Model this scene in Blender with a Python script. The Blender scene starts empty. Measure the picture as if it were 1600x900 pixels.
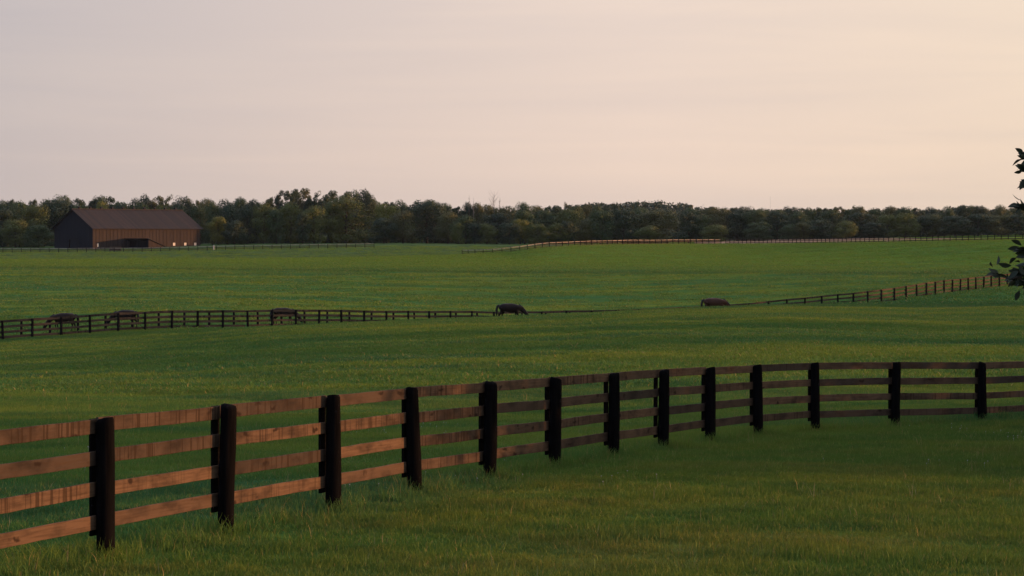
import bpy, bmesh, math, random
import numpy as np
from mathutils import Vector, Matrix, Quaternion

random.seed(7)
rng = np.random.default_rng(11)
S = bpy.context.scene
COL = S.collection
R = math.radians

# ------------------------------------------------------------------ camera geometry
F = 3400.0            # focal length in photo pixels (1600 wide)
HROW = 370.0          # horizon row
EYE = 3.2             # eye height (z) above the lawn datum
PITCH = math.atan((450 - HROW) / F)
SUN_EL, SUN_PHI = 4.6, 4.0     # elevation; azimuth measured from +x towards +y

def at(px, row, d):
    """world point seen at photo pixel (px,row) whose y (depth) is d"""
    cp, sp = math.cos(PITCH), math.sin(PITCH)
    a, b = (px - 800) / F, (450 - row) / F
    v = Vector((a, cp + b * sp, -sp + b * cp))
    v *= d / v.y
    return Vector((v.x, v.y, v.z + EYE))

# ------------------------------------------------------------------ terrain function
def pchip_interp(x, xk, yk):
    """monotone cubic; xk, yk arrays of shape (K,N), x shape (N,)"""
    h = np.diff(xk, axis=0); dl = np.diff(yk, axis=0) / h
    m = np.zeros_like(yk)
    w1 = 2 * h[1:] + h[:-1]; w2 = h[1:] + 2 * h[:-1]
    same = dl[:-1] * dl[1:] > 0
    with np.errstate(divide='ignore', invalid='ignore'):
        hm = (w1 + w2) / (w1 / dl[:-1] + w2 / dl[1:])
    m[1:-1] = np.where(same, hm, 0.0)
    m[0] = dl[0]; m[-1] = dl[-1]
    N = x.shape[0]; K = xk.shape[0]
    idx = np.clip((x[None, :] >= xk).sum(0) - 1, 0, K - 2)
    ar = np.arange(N)
    x0 = xk[idx, ar]; hh = h[idx, ar]; t = np.clip((x - x0) / hh, 0, 1)
    y0 = yk[idx, ar]; y1 = yk[idx + 1, ar]; m0 = m[idx, ar]; m1 = m[idx + 1, ar]
    t2, t3 = t * t, t * t * t
    return (2*t3-3*t2+1)*y0 + (t3-2*t2+t)*hh*m0 + (-2*t3+3*t2)*y1 + (t3-t2)*hh*m1

def uinterp(u, pts):
    xs = np.array([p[0] for p in pts], float); ys = np.array([p[1] for p in pts], float)
    xk = np.repeat(xs[:, None], u.shape[0], 1); yk = np.repeat(ys[:, None], u.shape[0], 1)
    return pchip_interp(np.clip(u, xs[0], xs[-1]), xk, yk)

T_DC = [(-200,128),(0,130),(200,140),(400,152),(600,150),(800,148),(1000,148),(1200,150),(1400,165),(1600,180),(1900,190)]
T_RC = [(-200,552),(0,543),(200,527),(400,511),(600,501),(800,494),(860,491.5),(1000,483.9),(1060,481.6),(1100,480.3),(1200,477),(1400,472.5),(1600,462),(1900,450)]
T_DF = [(-200,142),(0,150),(200,158),(400,167),(600,177),(800,187),(1000,193),(1200,201),(1400,215),(1600,246),(1900,290)]
T_ZF = [(-200,-7.4),(0,-7.16),(267,-6.9),(424,-7.04),(565,-7.36),(695,-7.62),(800,-7.85),(1000,-7.83),(1100,-7.68),(1217,-7.3),(1300,-6.96),(1395,-6.46),(1483,-5.88),(1548,-5.66),(1600,-5.34),(1900,-4.2)]
T_DS = [(-200,400),(0,400),(800,385),(1600,325),(1900,340)]
T_RS = [(-200,418),(0,418),(600,419),(1000,421),(1300,425),(1450,428),(1600,426),(1900,400)]
T_D2 = [(-200,518),(0,520),(300,522),(600,526),(700,529),(760,540),(800,556),(900,573),(1000,598),(1130,624),(1200,600),(1400,530),(1600,482),(1900,430)]
T_R2 = [(-200,407),(0,406),(200,405),(400,404),(600,401),(740,397.3),(800,393.5),(850,387.5),(900,384.5),(1000,382),(1100,381.5),(1200,381),(1300,380),(1400,378.5),(1500,376.7),(1600,374.5),(1900,368)]
T_R3 = [(-200,389),(0,388.5),(200,387.5),(400,383),(600,381.5),(800,383),(1000,382),(1200,377),(1400,373.5),(1600,370),(1900,362)]
T_R4 = [(-200,387),(0,386.5),(200,385),(400,381),(600,380),(800,381),(1000,380),(1200,374.5),(1400,370.5),(1600,365.5),(1900,360)]

def ground_z(X, Y):
    """terrain height for arrays X, Y (world)"""
    X = np.atleast_1d(np.asarray(X, float)); Y = np.atleast_1d(np.asarray(Y, float))
    d = np.clip(Y, 0.5, 6000)
    u = np.clip(800 + F * X / np.maximum(d, 30.0), -200, 1900)
    o = np.ones_like(d)
    zz = lambda r, dd: (HROW - r) * dd / F
    dc = uinterp(u, T_DC); zc = zz(uinterp(u, T_RC), dc) - 0.13
    df = uinterp(u, T_DF); zf = uinterp(u, T_ZF)
    ds = uinterp(u, T_DS); zs = zz(uinterp(u, T_RS), ds)
    d2 = uinterp(u, T_D2); z2 = zz(uinterp(u, T_R2), d2)
    z3 = zz(uinterp(u, T_R3), 668.0); z4 = zz(uinterp(u, T_R4), 715.0)
    dip = d2 + 22; dv = df + 32
    xk = np.stack([0*o, 8*o, 14*o, 20*o, 30*o, 45*o, dc, df, dv, ds, ds + 20, d2, dip, 668*o, 715*o, 900*o, 1500*o, 6000*o])
    yk = np.stack([-1.7*o, -2.4*o, -2.85*o, -3.14*o, -3.39*o, -3.92*o, zc, zf, zf - 0.35, zs, zs + 0.02, z2, z2 - 0.45, z3, z4, z4 + 1.5, z4 + 3, z4 + 6])
    z = pchip_interp(d, xk, yk)
    # gentle real unevenness
    amp = np.clip((d - 6) / 40, 0, 1) * 0.035
    z = z + amp * (np.sin(X * 0.9 + 1.3 * np.sin(Y * 0.23)) * np.sin(Y * 0.55 + 0.7) + 0.6 * np.sin(X * 0.31 + Y * 0.17 + 2))
    return z + EYE

def gz(x, y): return float(ground_z([x], [y])[0])

# ------------------------------------------------------------------ helpers
def tag(o, label=None, cat=None, group=None, kind=None):
    if label: o['label'] = label
    if cat: o['category'] = cat
    if group: o['group'] = group
    if kind: o['kind'] = kind
    return o

def link(o, parent=None):
    COL.objects.link(o)
    if parent is not None: o.parent = parent
    return o

def empty(name, loc, rz=0.0):
    o = bpy.data.objects.new(name, None); o.location = loc; o.rotation_euler = (0, 0, rz)
    o.empty_display_size = 0.3
    return link(o)

def mesh_np(name, V, faces, mat=None, smooth=False):
    """V (n,3) array, faces: (m,k) array of equal-size polys"""
    me = bpy.data.meshes.new(name)
    V = np.asarray(V, np.float32); faces = np.asarray(faces, np.int32)
    m, k = faces.shape
    me.vertices.add(len(V)); me.vertices.foreach_set('co', V.ravel())
    me.loops.add(m * k); me.loops.foreach_set('vertex_index', faces.ravel())
    me.polygons.add(m)
    me.polygons.foreach_set('loop_start', np.arange(0, m * k, k, dtype=np.int32))
    me.polygons.foreach_set('loop_total', np.full(m, k, dtype=np.int32))
    if smooth: me.polygons.foreach_set('use_smooth', np.ones(m, dtype=bool))
    me.update(calc_edges=True); me.validate()
    if mat: me.materials.append(mat)
    return me

def bm_mesh(name, bm, mat=None, smooth=False):
    me = bpy.data.meshes.new(name)
    bmesh.ops.recalc_face_normals(bm, faces=bm.faces)
    bm.to_mesh(me); bm.free()
    if mat: me.materials.append(mat)
    if smooth:
        for p in me.polygons: p.use_smooth = True
    return me

def add_box(bm, c, size, M=None):
    vs = []
    for sx in (-.5, .5):
        for sy in (-.5, .5):
            for sz in (-.5, .5):
                p = Vector((c[0] + sx*size[0], c[1] + sy*size[1], c[2] + sz*size[2]))
                vs.append(bm.verts.new(M @ p if M else p))
    for f in ((0,1,3,2),(4,6,7,5),(0,4,5,1),(2,3,7,6),(0,2,6,4),(1,5,7,3)):
        bm.faces.new([vs[i] for i in f])
    return vs

def add_tube(bm, pts, radii, seg=8, cap=True):
    rings = []
    for i, p in enumerate(pts):
        p = Vector(p)
        a = Vector(pts[max(i-1, 0)]); b = Vector(pts[min(i+1, len(pts)-1)])
        t = (b - a).normalized()
        ref = Vector((1, 0, 0)) if abs(t.x) < 0.9 else Vector((0, 1, 0))
        n = t.cross(ref).normalized(); q = t.cross(n)
        rings.append([bm.verts.new(p + (n*math.cos(k*2*math.pi/seg) + q*math.sin(k*2*math.pi/seg))*radii[i]) for k in range(seg)])
    for i in range(len(rings)-1):
        for k in range(seg):
            bm.faces.new((rings[i][k], rings[i][(k+1) % seg], rings[i+1][(k+1) % seg], rings[i+1][k]))
    if cap:
        bm.faces.new(rings[0][::-1]); bm.faces.new(rings[-1])

def obj(name, me, parent=None, loc=None):
    o = bpy.data.objects.new(name, me)
    if loc is not None: o.location = loc
    return link(o, parent)

# ------------------------------------------------------------------ materials
def new_mat(name):
    m = bpy.data.materials.new(name); m.use_nodes = True
    nt = m.node_tree; nt.nodes.clear()
    out = nt.nodes.new('ShaderNodeOutputMaterial')
    return m, nt, out

class NB:
    """tiny node builder"""
    def __init__(s, nt): s.nt = nt
    def n(s, t, **kw):
        nd = s.nt.nodes.new(t)
        for k, v in kw.items():
            if k.startswith('i_'):
                key = k[2:]
                key = int(key) if key.isdigit() else key.replace('_', ' ')
                nd.inputs[key].default_value = v
            else: setattr(nd, k, v)
        return nd
    def l(s, a, b): s.nt.links.new(a, b)
    def noise(s, vec, scale, detail=3, rough=0.55, dist=0.0):
        nd = s.n('ShaderNodeTexNoise'); nd.inputs['Scale'].default_value = scale
        nd.inputs['Detail'].default_value = detail; nd.inputs['Roughness'].default_value = rough
        nd.inputs['Distortion'].default_value = dist
        if vec is not None: s.l(vec, nd.inputs['Vector'])
        return nd.outputs['Fac']
    def scale(s, vec, xyz):
        nd = s.n('ShaderNodeVectorMath', operation='MULTIPLY'); s.l(vec, nd.inputs[0]); nd.inputs[1].default_value = xyz
        return nd.outputs[0]
    def rng(s, v, a, b, c=0.0, d=1.0, smooth=False):
        nd = s.n('ShaderNodeMapRange'); s.l(v, nd.inputs['Value'])
        if smooth: nd.interpolation_type = 'SMOOTHSTEP'
        for k, x in zip(('From Min','From Max','To Min','To Max'), (a, b, c, d)): nd.inputs[k].default_value = x
        return nd.outputs[0]
    def mix(s, f, a, b, blend='MIX'):
        nd = s.n('ShaderNodeMix', data_type='RGBA', blend_type=blend)
        for sock, v in ((nd.inputs[0], f), (nd.inputs[6], a), (nd.inputs[7], b)):
            if isinstance(v, (int, float)): sock.default_value = v
            elif isinstance(v, tuple): sock.default_value = v if len(v) == 4 else (*v, 1)
            else: s.l(v, sock)
        return nd.outputs[2]
    def math(s, op, a, b=None):
        nd = s.n('ShaderNodeMath', operation=op)
        for i, v in enumerate((a, b)):
            if v is None: continue
            if isinstance(v, (int, float)): nd.inputs[i].default_value = v
            else: s.l(v, nd.inputs[i])
        return nd.outputs[0]

def turf_color(b, vec):
    """colour of the turf: dry, yellowish and lush patches over the land (world position)"""
    big = b.noise(b.scale(vec, (0.55, 1.0, 0)), 0.011, 3, 0.5)
    mid = b.noise(b.scale(vec, (0.45, 1.0, 0)), 0.10, 4, 0.55, 0.6)
    sml = b.noise(b.scale(vec, (0.7, 1.0, 0)), 0.75, 4, 0.6, 0.4)
    c = b.mix(b.rng(big, 0.38, 0.62), TURF['lush'], TURF['mid'])
    c = b.mix(b.rng(mid, 0.47, 0.70), c, TURF['olive'])
    c = b.mix(b.math('MULTIPLY', b.rng(mid, 0.30, 0.46, 1.0, 0.0), 0.75), c, TURF['blue'])
    sx = b.n('ShaderNodeSeparateXYZ'); b.l(vec, sx.inputs[0]); x, y = sx.outputs[0], sx.outputs[1]
    # the mown lawn outside the plank fence is older, drier turf than the pasture
    m1 = b.math('SUBTRACT', b.math('ADD', x, 13.4), b.math('MULTIPLY', y, 0.44))
    m2 = b.math('SUBTRACT', b.math('ADD', b.math('MULTIPLY', x, 0.85), 37.1), y)
    lawn = b.rng(b.math('MINIMUM', m1, m2), -0.5, 0.9)
    l1 = b.noise(b.scale(vec, (0.55, 1.0, 0)), 0.36, 5, 0.6, 0.7)
    l2 = b.noise(b.scale(vec, (0.6, 1.0, 0)), 1.1, 4, 0.6, 0.5)
    lawnc = b.mix(b.rng(l1, 0.38, 0.56), TURF['lawn'], TURF['lawnb'])
    lawnc = b.mix(b.math('MULTIPLY', b.rng(l1, 0.54, 0.68), 0.8), lawnc, TURF['straw'])
    lawnc = b.mix(b.rng(l2, 0.50, 0.68, 0.0, 0.85), lawnc, TURF['dark_turf'])  # dark patches stand for the shadows between lawn clumps
    c = b.mix(b.math('MULTIPLY', lawn, 0.85), c, lawnc)
    # the upper field is coloured brighter and yellower, standing in for sunlight on it
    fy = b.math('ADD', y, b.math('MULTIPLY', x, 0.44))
    # streaks left by the mower and the lie of the grass, running slightly across the view
    rot = b.n('ShaderNodeVectorRotate', rotation_type='Z_AXIS'); b.l(vec, rot.inputs['Vector']); rot.inputs['Angle'].default_value = R(-9)
    st = b.noise(b.scale(rot.outputs[0], (0.022, 0.20, 0)), 1.0, 5, 0.62, 0.8)
    st2 = b.noise(b.scale(rot.outputs[0], (0.16, 1.1, 0)), 1.0, 4, 0.6, 0.5)
    past = b.rng(lawn, 0, 1, 1.0, 0.0)
    c = b.mix(b.math('MULTIPLY', past, b.rng(st, 0.50, 0.64, 0.0, 0.9)), c, TURF['olive'])
    c = b.mix(b.math('MULTIPLY', past, b.rng(st, 0.36, 0.48, 0.9, 0.0)), c, TURF['blue'])
    c = b.mix(b.rng(st2, 0.50, 0.70, 0.0, 0.5), c, TURF['dark_turf'])
    dark_turf = b.math('MULTIPLY', b.rng(fy, 348, 357), b.rng(fy, 357, 368, 1, 0))
    c = b.mix(b.math('MULTIPLY', dark_turf, 0.7), c, TURF['dark_turf'])  # darker band along the shallow dip
    sunlit_field = b.rng(fy, 362.0, 440.0)
    c = b.mix(b.math('MULTIPLY', sunlit_field, b.rng(st, 0.35, 0.6, 0.6, 1.0)), c, TURF['sunlit_field'])
    c = b.mix(b.math('MULTIPLY', b.rng(sml, 0.52, 0.74), b.rng(lawn, 0, 1, 0.35, 0.8)), c, TURF['dry'])
    return c
TURF = dict(lush=(0.056, 0.168, 0.045), mid=(0.072, 0.178, 0.039), olive=(0.195, 0.246, 0.036), blue=(0.042, 0.138, 0.060), dry=(0.150, 0.135, 0.034), lawn=(0.072, 0.142, 0.023), lawnb=(0.156, 0.172, 0.024), straw=(0.180, 0.136, 0.034), sunlit_field=(0.142, 0.238, 0.030), dark_turf=(0.034, 0.086, 0.024))

def make_turf():
    m, nt, out = new_mat('pasture turf'); b = NB(nt)
    pos = b.n('ShaderNodeNewGeometry').outputs['Position']
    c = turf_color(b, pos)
    fine = b.noise(b.scale(pos, (1.0, 0.5, 1.0)), 5.0, 4, 0.65)
    mow = b.noise(b.scale(pos, (0.06, 0.55, 0.0)), 1.0, 3, 0.6, 0.3)
    c = b.mix(b.rng(fine, 0.3, 0.7, 0.0, 0.5), c, (0.030, 0.045, 0.012))
    c = b.mix(b.rng(mow, 0.40, 0.65, 0.0, 0.38), c, (0.034, 0.060, 0.018))
    bs = b.n('ShaderNodeBsdfPrincipled'); bs.inputs['Roughness'].default_value = 0.75
    bs.inputs['Specular IOR Level'].default_value = 0.0
    b.l(c, bs.inputs['Base Color'])
    bp = b.n('ShaderNodeBump'); bp.inputs['Strength'].default_value = 0.9; bp.inputs['Distance'].default_value = 0.12
    b.l(b.math('ADD', fine, mow), bp.inputs['Height']); b.l(bp.outputs[0], bs.inputs['Normal'])
    b.l(bs.outputs[0], out.inputs['Surface'])
    return m

def make_blade():
    m, nt, out = new_mat('grass blades'); b = NB(nt)
    g = b.n('ShaderNodeNewGeometry')
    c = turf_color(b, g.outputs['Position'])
    isl = g.outputs['Random Per Island']
    c = b.mix(b.rng(isl, 0.0, 1.0, 0.0, 0.45), c, (0.055, 0.105, 0.022))
    c = b.mix(b.rng(isl, 0.95, 0.96), c, (0.26, 0.20, 0.075))
    c = b.mix(b.math('MULTIPLY', b.rng(isl, 0.86, 0.87), b.rng(isl, 0.92, 0.93, 0.8, 0)), c, (0.21, 0.26, 0.06))
    d = b.n('ShaderNodeBsdfPrincipled'); d.inputs['Roughness'].default_value = 0.65; d.inputs['Specular IOR Level'].default_value = 0.04
    b.l(c, d.inputs['Base Color'])
    t = b.n('ShaderNodeBsdfTranslucent'); b.l(b.mix(0.5, c, (0.12, 0.17, 0.025)), t.inputs['Color'])
    mx = b.n('ShaderNodeMixShader'); mx.inputs[0].default_value = 0.35
    b.l(d.outputs[0], mx.inputs[1]); b.l(t.outputs[0], mx.inputs[2]); b.l(mx.outputs[0], out.inputs['Surface'])
    return m

def make_plain(name, col, rough=0.7, spec=0.3, var=0.3, nscale=4.0, bump=0.0):
    m, nt, out = new_mat(name); b = NB(nt)
    tc = b.n('ShaderNodeTexCoord').outputs['Object']
    nz = b.noise(tc, nscale, 4, 0.6)
    dark = tuple(x * (1 - var) for x in col); lite = tuple(min(1, x * (1 + var)) for x in col)
    c = b.mix(b.rng(nz, 0.3, 0.7), dark, lite)
    bs = b.n('ShaderNodeBsdfPrincipled'); bs.inputs['Roughness'].default_value = rough; bs.inputs['Specular IOR Level'].default_value = spec
    b.l(c, bs.inputs['Base Color'])
    if bump:
        bp = b.n('ShaderNodeBump'); bp.inputs['Strength'].default_value = bump; bp.inputs['Distance'].default_value = 0.02
        b.l(nz, bp.inputs['Height']); b.l(bp.outputs[0], bs.inputs['Normal'])
    b.l(bs.outputs[0], out.inputs['Surface'])
    return m

def make_board(name, base, worn):
    """rough sawn fence board; x of the object runs along the board"""
    m, nt, out = new_mat(name); b = NB(nt)
    tc = b.n('ShaderNodeTexCoord').outputs['Object']
    rnd = b.n('ShaderNodeObjectInfo').outputs['Random']
    off = b.n('ShaderNodeVectorMath', operation='ADD'); b.l(tc, off.inputs[0])
    cb = b.n('ShaderNodeCombineXYZ'); b.l(b.math('MULTIPLY', rnd, 37.0), cb.inputs[0]); b.l(b.math('MULTIPLY', rnd, 11.0), cb.inputs[2])
    b.l(cb.outputs[0], off.inputs[1]); v = off.outputs[0]
    grain = b.noise(b.scale(v, (1.2, 20, 26)), 1.6, 5, 0.65, 0.5)
    blotch = b.noise(b.scale(v, (2.0, 3, 3.5)), 1.0, 4, 0.6)
    c = b.mix(b.rng(rnd, 0.0, 1.0), base, worn)
    c = b.mix(b.rng(grain, 0.42, 0.66, 0.0, 0.65), c, tuple(x * 0.45 for x in base))
    c = b.mix(b.rng(blotch, 0.46, 0.70, 0.0, 0.75), c, tuple(x * 0.36 for x in worn))
    # saw marks across the board on about half of the boards
    wv = b.noise(b.scale(v, (15, 0.02, 0.5)), 1.0, 2, 0.8, 0.1)
    saw = b.math('MULTIPLY', b.rng(wv, 0.53, 0.60), b.rng(b.math('FRACT', b.math('MULTIPLY', rnd, 7.31)), 0.35, 0.65))
    c = b.mix(b.math('MULTIPLY', saw, 0.75), c, tuple(x * 0.22 for x in base))
    # knots
    vo = b.n('ShaderNodeTexVoronoi'); vo.inputs['Scale'].default_value = 1.0
    nzv = b.n('ShaderNodeTexNoise'); nzv.inputs['Scale'].default_value = 9; b.l(v, nzv.inputs['Vector'])
    dv = b.n('ShaderNodeVectorMath', operation='MULTIPLY_ADD'); b.l(nzv.outputs['Color'], dv.inputs[0]); dv.inputs[1].default_value = (0.42, 0.3, 0.75); b.l(b.scale(v, (2.1, 1, 6.0)), dv.inputs[2])
    b.l(dv.outputs[0], vo.inputs['Vector'])
    kn = b.rng(vo.outputs['Distance'], 0.09, 0.20, 1.0, 0.0)
    c = b.mix(b.math('MULTIPLY', kn, 0.85), c, (0.018, 0.011, 0.008))
    # pale drips
    dr = b.noise(b.scale(v, (34, 1, 2.0)), 1.0, 1, 0.4)
    c = b.mix(b.rng(dr, 0.835, 0.86, 0.0, 0.55), c, (0.50, 0.45, 0.40))
    bs = b.n('ShaderNodeBsdfPrincipled'); bs.inputs['Roughness'].default_value = 0.9; bs.inputs['Specular IOR Level'].default_value = 0.06
    b.l(c, bs.inputs['Base Color'])
    bp = b.n('ShaderNodeBump'); bp.inputs['Strength'].default_value = 0.5; bp.inputs['Distance'].default_value = 0.006
    b.l(b.math('SUBTRACT', grain, saw), bp.inputs['Height']); b.l(bp.outputs[0], bs.inputs['Normal'])
    b.l(bs.outputs[0], out.inputs['Surface'])
    return m

def make_post(name, col):
    m, nt, out = new_mat(name); b = NB(nt)
    tc = b.n('ShaderNodeTexCoord').outputs['Object']
    g = b.noise(b.scale(tc, (14, 14, 1.1)), 1.5, 5, 0.65, 0.3)
    c = b.mix(b.rng(g, 0.3, 0.75), tuple(x * 0.55 for x in col), tuple(x * 1.5 for x in col))
    bs = b.n('ShaderNodeBsdfPrincipled'); bs.inputs['Roughness'].default_value = 0.95; bs.inputs['Specular IOR Level'].default_value = 0.02
    b.l(c, bs.inputs['Base Color'])
    bp = b.n('ShaderNodeBump'); bp.inputs['Strength'].default_value = 0.8; bp.inputs['Distance'].default_value = 0.012
    b.l(g, bp.inputs['Height']); b.l(bp.outputs[0], bs.inputs['Normal'])
    b.l(bs.outputs[0], out.inputs['Surface'])
    return m

def make_leaf(name, col, tip, trans=0.3):
    m, nt, out = new_mat(name); b = NB(nt)
    g = b.n('ShaderNodeNewGeometry'); rnd = b.n('ShaderNodeObjectInfo').outputs['Random']
    tc = b.n('ShaderNodeTexCoord').outputs['Object']
    cl = b.noise(tc, 0.45, 2, 0.5)
    c = b.mix(b.rng(g.outputs['Random Per Island'], 0, 1, 0.0, 0.55), col, tip)
    c = b.mix(b.rng(cl, 0.45, 0.65, 0.0, 0.55), c, tip)
    c = b.mix(b.rng(rnd, 0, 1, 0.0, 0.35), c, tuple(x * 0.55 for x in col))
    d = b.n('ShaderNodeBsdfPrincipled'); d.inputs['Roughness'].default_value = 0.6; d.inputs['Specular IOR Level'].default_value = 0.2
    b.l(c, d.inputs['Base Color'])
    t = b.n('ShaderNodeBsdfTranslucent'); b.l(c, t.inputs['Color'])
    mx = b.n('ShaderNodeMixShader'); mx.inputs[0].default_value = trans
    b.l(d.outputs[0], mx.inputs[1]); b.l(t.outputs[0], mx.inputs[2]); b.l(mx.outputs[0], out.inputs['Surface'])
    return m

def make_siding(name, base, dark, pitch=0.28, axis=0):
    m, nt, out = new_mat(name); b = NB(nt)
    tc = b.n('ShaderNodeTexCoord').outputs['Object']
    sp = b.n('ShaderNodeSeparateXYZ'); b.l(tc, sp.inputs[0])
    q = b.math('DIVIDE', sp.outputs[axis], pitch)
    cell = b.math('FLOOR', q); fr = b.math('FRACT', q)
    wn = b.n('ShaderNodeTexWhiteNoise', noise_dimensions='1D'); b.l(cell, wn.inputs['W'])
    st = b.noise(b.scale(tc, (3, 3, 0.35)), 1.0, 4, 0.6)
    c = b.mix(wn.outputs['Value'], dark, base)
    c = b.mix(b.rng(st, 0.4, 0.7, 0.0, 0.6), c, tuple(x * 0.6 for x in dark))
    gap = b.math('LESS_THAN', fr, 0.07)
    c = b.mix(b.math('MULTIPLY', gap, 0.8), c, (0.008, 0.006, 0.006))
    bs = b.n('ShaderNodeBsdfPrincipled'); bs.inputs['Roughness'].default_value = 0.85; bs.inputs['Specular IOR Level'].default_value = 0.15
    b.l(c, bs.inputs['Base Color']); b.l(bs.outputs[0], out.inputs['Surface'])
    return m

MT = dict(
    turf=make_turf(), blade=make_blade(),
    board=make_board('weathered fence board', (0.130, 0.079, 0.048), (0.046, 0.036, 0.029)),
    board_mid=make_board('old brown fence board', (0.098, 0.068, 0.048), (0.066, 0.049, 0.038)),
    board_far=make_board('sunlit-tone fence board', (0.42, 0.34, 0.27), (0.34, 0.27, 0.21)),  # sunlight on the far top rails is put into this pale colour
    post=make_post('black creosoted post', (0.0046, 0.0040, 0.0040)),
    post_mid=make_post('dark fence post', (0.014, 0.011, 0.010)),
    bark=make_plain('bark', (0.05, 0.042, 0.035), 0.9, 0.1, 0.4, 6),
    bare=make_plain('bare grey wood', (0.13, 0.115, 0.10), 0.9, 0.1, 0.3, 6),
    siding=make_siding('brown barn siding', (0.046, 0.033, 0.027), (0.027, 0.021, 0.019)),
    roof=make_siding('dark tin roofing', (0.036, 0.026, 0.024), (0.018, 0.0175, 0.0195), 0.9),
    dark=make_plain('near-black boards', (0.012, 0.012, 0.013), 0.8, 0.2, 0.3, 3),
    white=make_plain('white board', (0.44, 0.42, 0.39), 0.6, 0.3, 0.05, 3),
    tan=make_plain('dry stubble', (0.27, 0.175, 0.110), 0.95, 0.0, 0.25, 0.35),
    rough=make_plain('rough meadow', (0.062, 0.100, 0.036), 0.95, 0.0, 0.35, 0.12),
    clover=make_plain('white clover', (0.32, 0.31, 0.28), 0.8, 0.1, 0.1, 3),
    stalk=make_plain('dry seed stalks', (0.34, 0.25, 0.11), 0.8, 0.1, 0.3, 3),
    darkleaf=make_leaf('dark glossy leaves', (0.030, 0.040, 0.024), (0.042, 0.046, 0.026), 0.12),
)

# ------------------------------------------------------------------ ground
def build_ground():
    ys = [-60, -30, -15, -6, 0, 4, 8, 11, 14, 17]
    y = 17.0
    while y < 800: y *= 1.012 if y < 260 else 1.008; y += 0.0; ys.append(y)
    while y < 6500: y *= 1.10; ys.append(y)
    ys = np.array(ys)
    nu = 241
    s = np.linspace(-1, 1, nu)
    rows = []
    for yy in ys:
        half = max(60.0, abs(yy) * 0.30 + 45) if yy < 900 else yy * 0.6
        core = half
        xs = s * core
        # add far wings
        xs = np.concatenate([[-core - 900, -core - 250, -core - 70], xs, [core + 70, core + 250, core + 900]])
        rows.append(np.stack([xs, np.full_like(xs, yy)], 1))
    P = np.array(rows); n, w = P.shape[:2]
    X, Y = P[..., 0].ravel(), P[..., 1].ravel()
    Z = ground_z(X, Y)
    V = np.stack([X, Y, Z], 1)
    i = np.arange(n - 1)[:, None] * w + np.arange(w - 1)[None, :]
    faces = np.stack([i, i + 1, i + w + 1, i + w], -1).reshape(-1, 4)
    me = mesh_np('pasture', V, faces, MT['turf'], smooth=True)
    o = obj('pasture', me); o['kind'] = 'structure'
    # tan stubble strip beyond the far fence
    def strip(name, u0, u1, f0, f1, mat, lift):
        us = np.linspace(u0, u1, 120); ts = np.linspace(0, 1, 14)
        VV = []
        for u in us:
            a, b_ = f0(u), f1(u)
            dd = a + (b_ - a) * ts
            VV.append(np.stack([(u - 800) / F * dd, dd], 1))
        VV = np.array(VV); q = VV.reshape(-1, 2)
        z = ground_z(q[:, 0], q[:, 1]) + lift
        k = len(ts); i = np.arange(len(us) - 1)[:, None] * k + np.arange(k - 1)[None, :]
        fc = np.stack([i, i + k, i + k + 1, i + 1], -1).reshape(-1, 4)
        oo = obj(name, mesh_np(name, np.column_stack([q, z]), fc, mat, True)); oo['kind'] = 'structure'
    d2f = lambda u: float(uinterp(np.array([float(u)]), T_D2)[0])
    far = lambda u: 712 if u < 1330 else max(640, 712 - (u - 1330) * 0.33)
    strip('far_meadow', -260, 880, lambda u: d2f(u) + 16, lambda u: 760, MT['rough'], 0.05)
    strip('stubble_field', 1085, 1640, lambda u: d2f(u) + 14, far, MT['tan'], 0.05)
build_ground()

# ------------------------------------------------------------------ grass (stuff)
SRC = bpy.data.collections.new('grass sources')       # not linked to the scene
def tuft(name, nblade, rad, hmin, hmax, wid, mat, lean=0.5):
    V = []; Fc = []
    for _ in range(nblade):
        a = random.random() * 6.283; r = rad * math.sqrt(random.random())
        x, y = r * math.cos(a), r * math.sin(a)
        h = random.uniform(hmin, hmax); w = wid * random.uniform(0.7, 1.3)
        ta = random.random() * 6.283; ln = h * lean * random.uniform(0.2, 1.2)
        fa = random.random() * 6.283; cx, cy = math.cos(fa) * w / 2, math.sin(fa) * w / 2
        lx, ly = math.cos(ta) * ln, math.sin(ta) * ln
        k = len(V)
        V += [(x - cx, y - cy, -0.02), (x + cx, y + cy, -0.02),
              (x + cx*.8 + lx*.35, y + cy*.8 + ly*.35, h*.6), (x - cx*.8 + lx*.35, y - cy*.8 + ly*.35, h*.6),
              (x + cx*.12 + lx, y + cy*.12 + ly, h), (x - cx*.12 + lx, y - cy*.12 + ly, h)]
        Fc += [(k, k+1, k+2, k+3), (k+3, k+2, k+4, k+5)]
    me = mesh_np(name, V, Fc, mat)
    o = bpy.data.objects.new(name, me)
    return o

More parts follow.
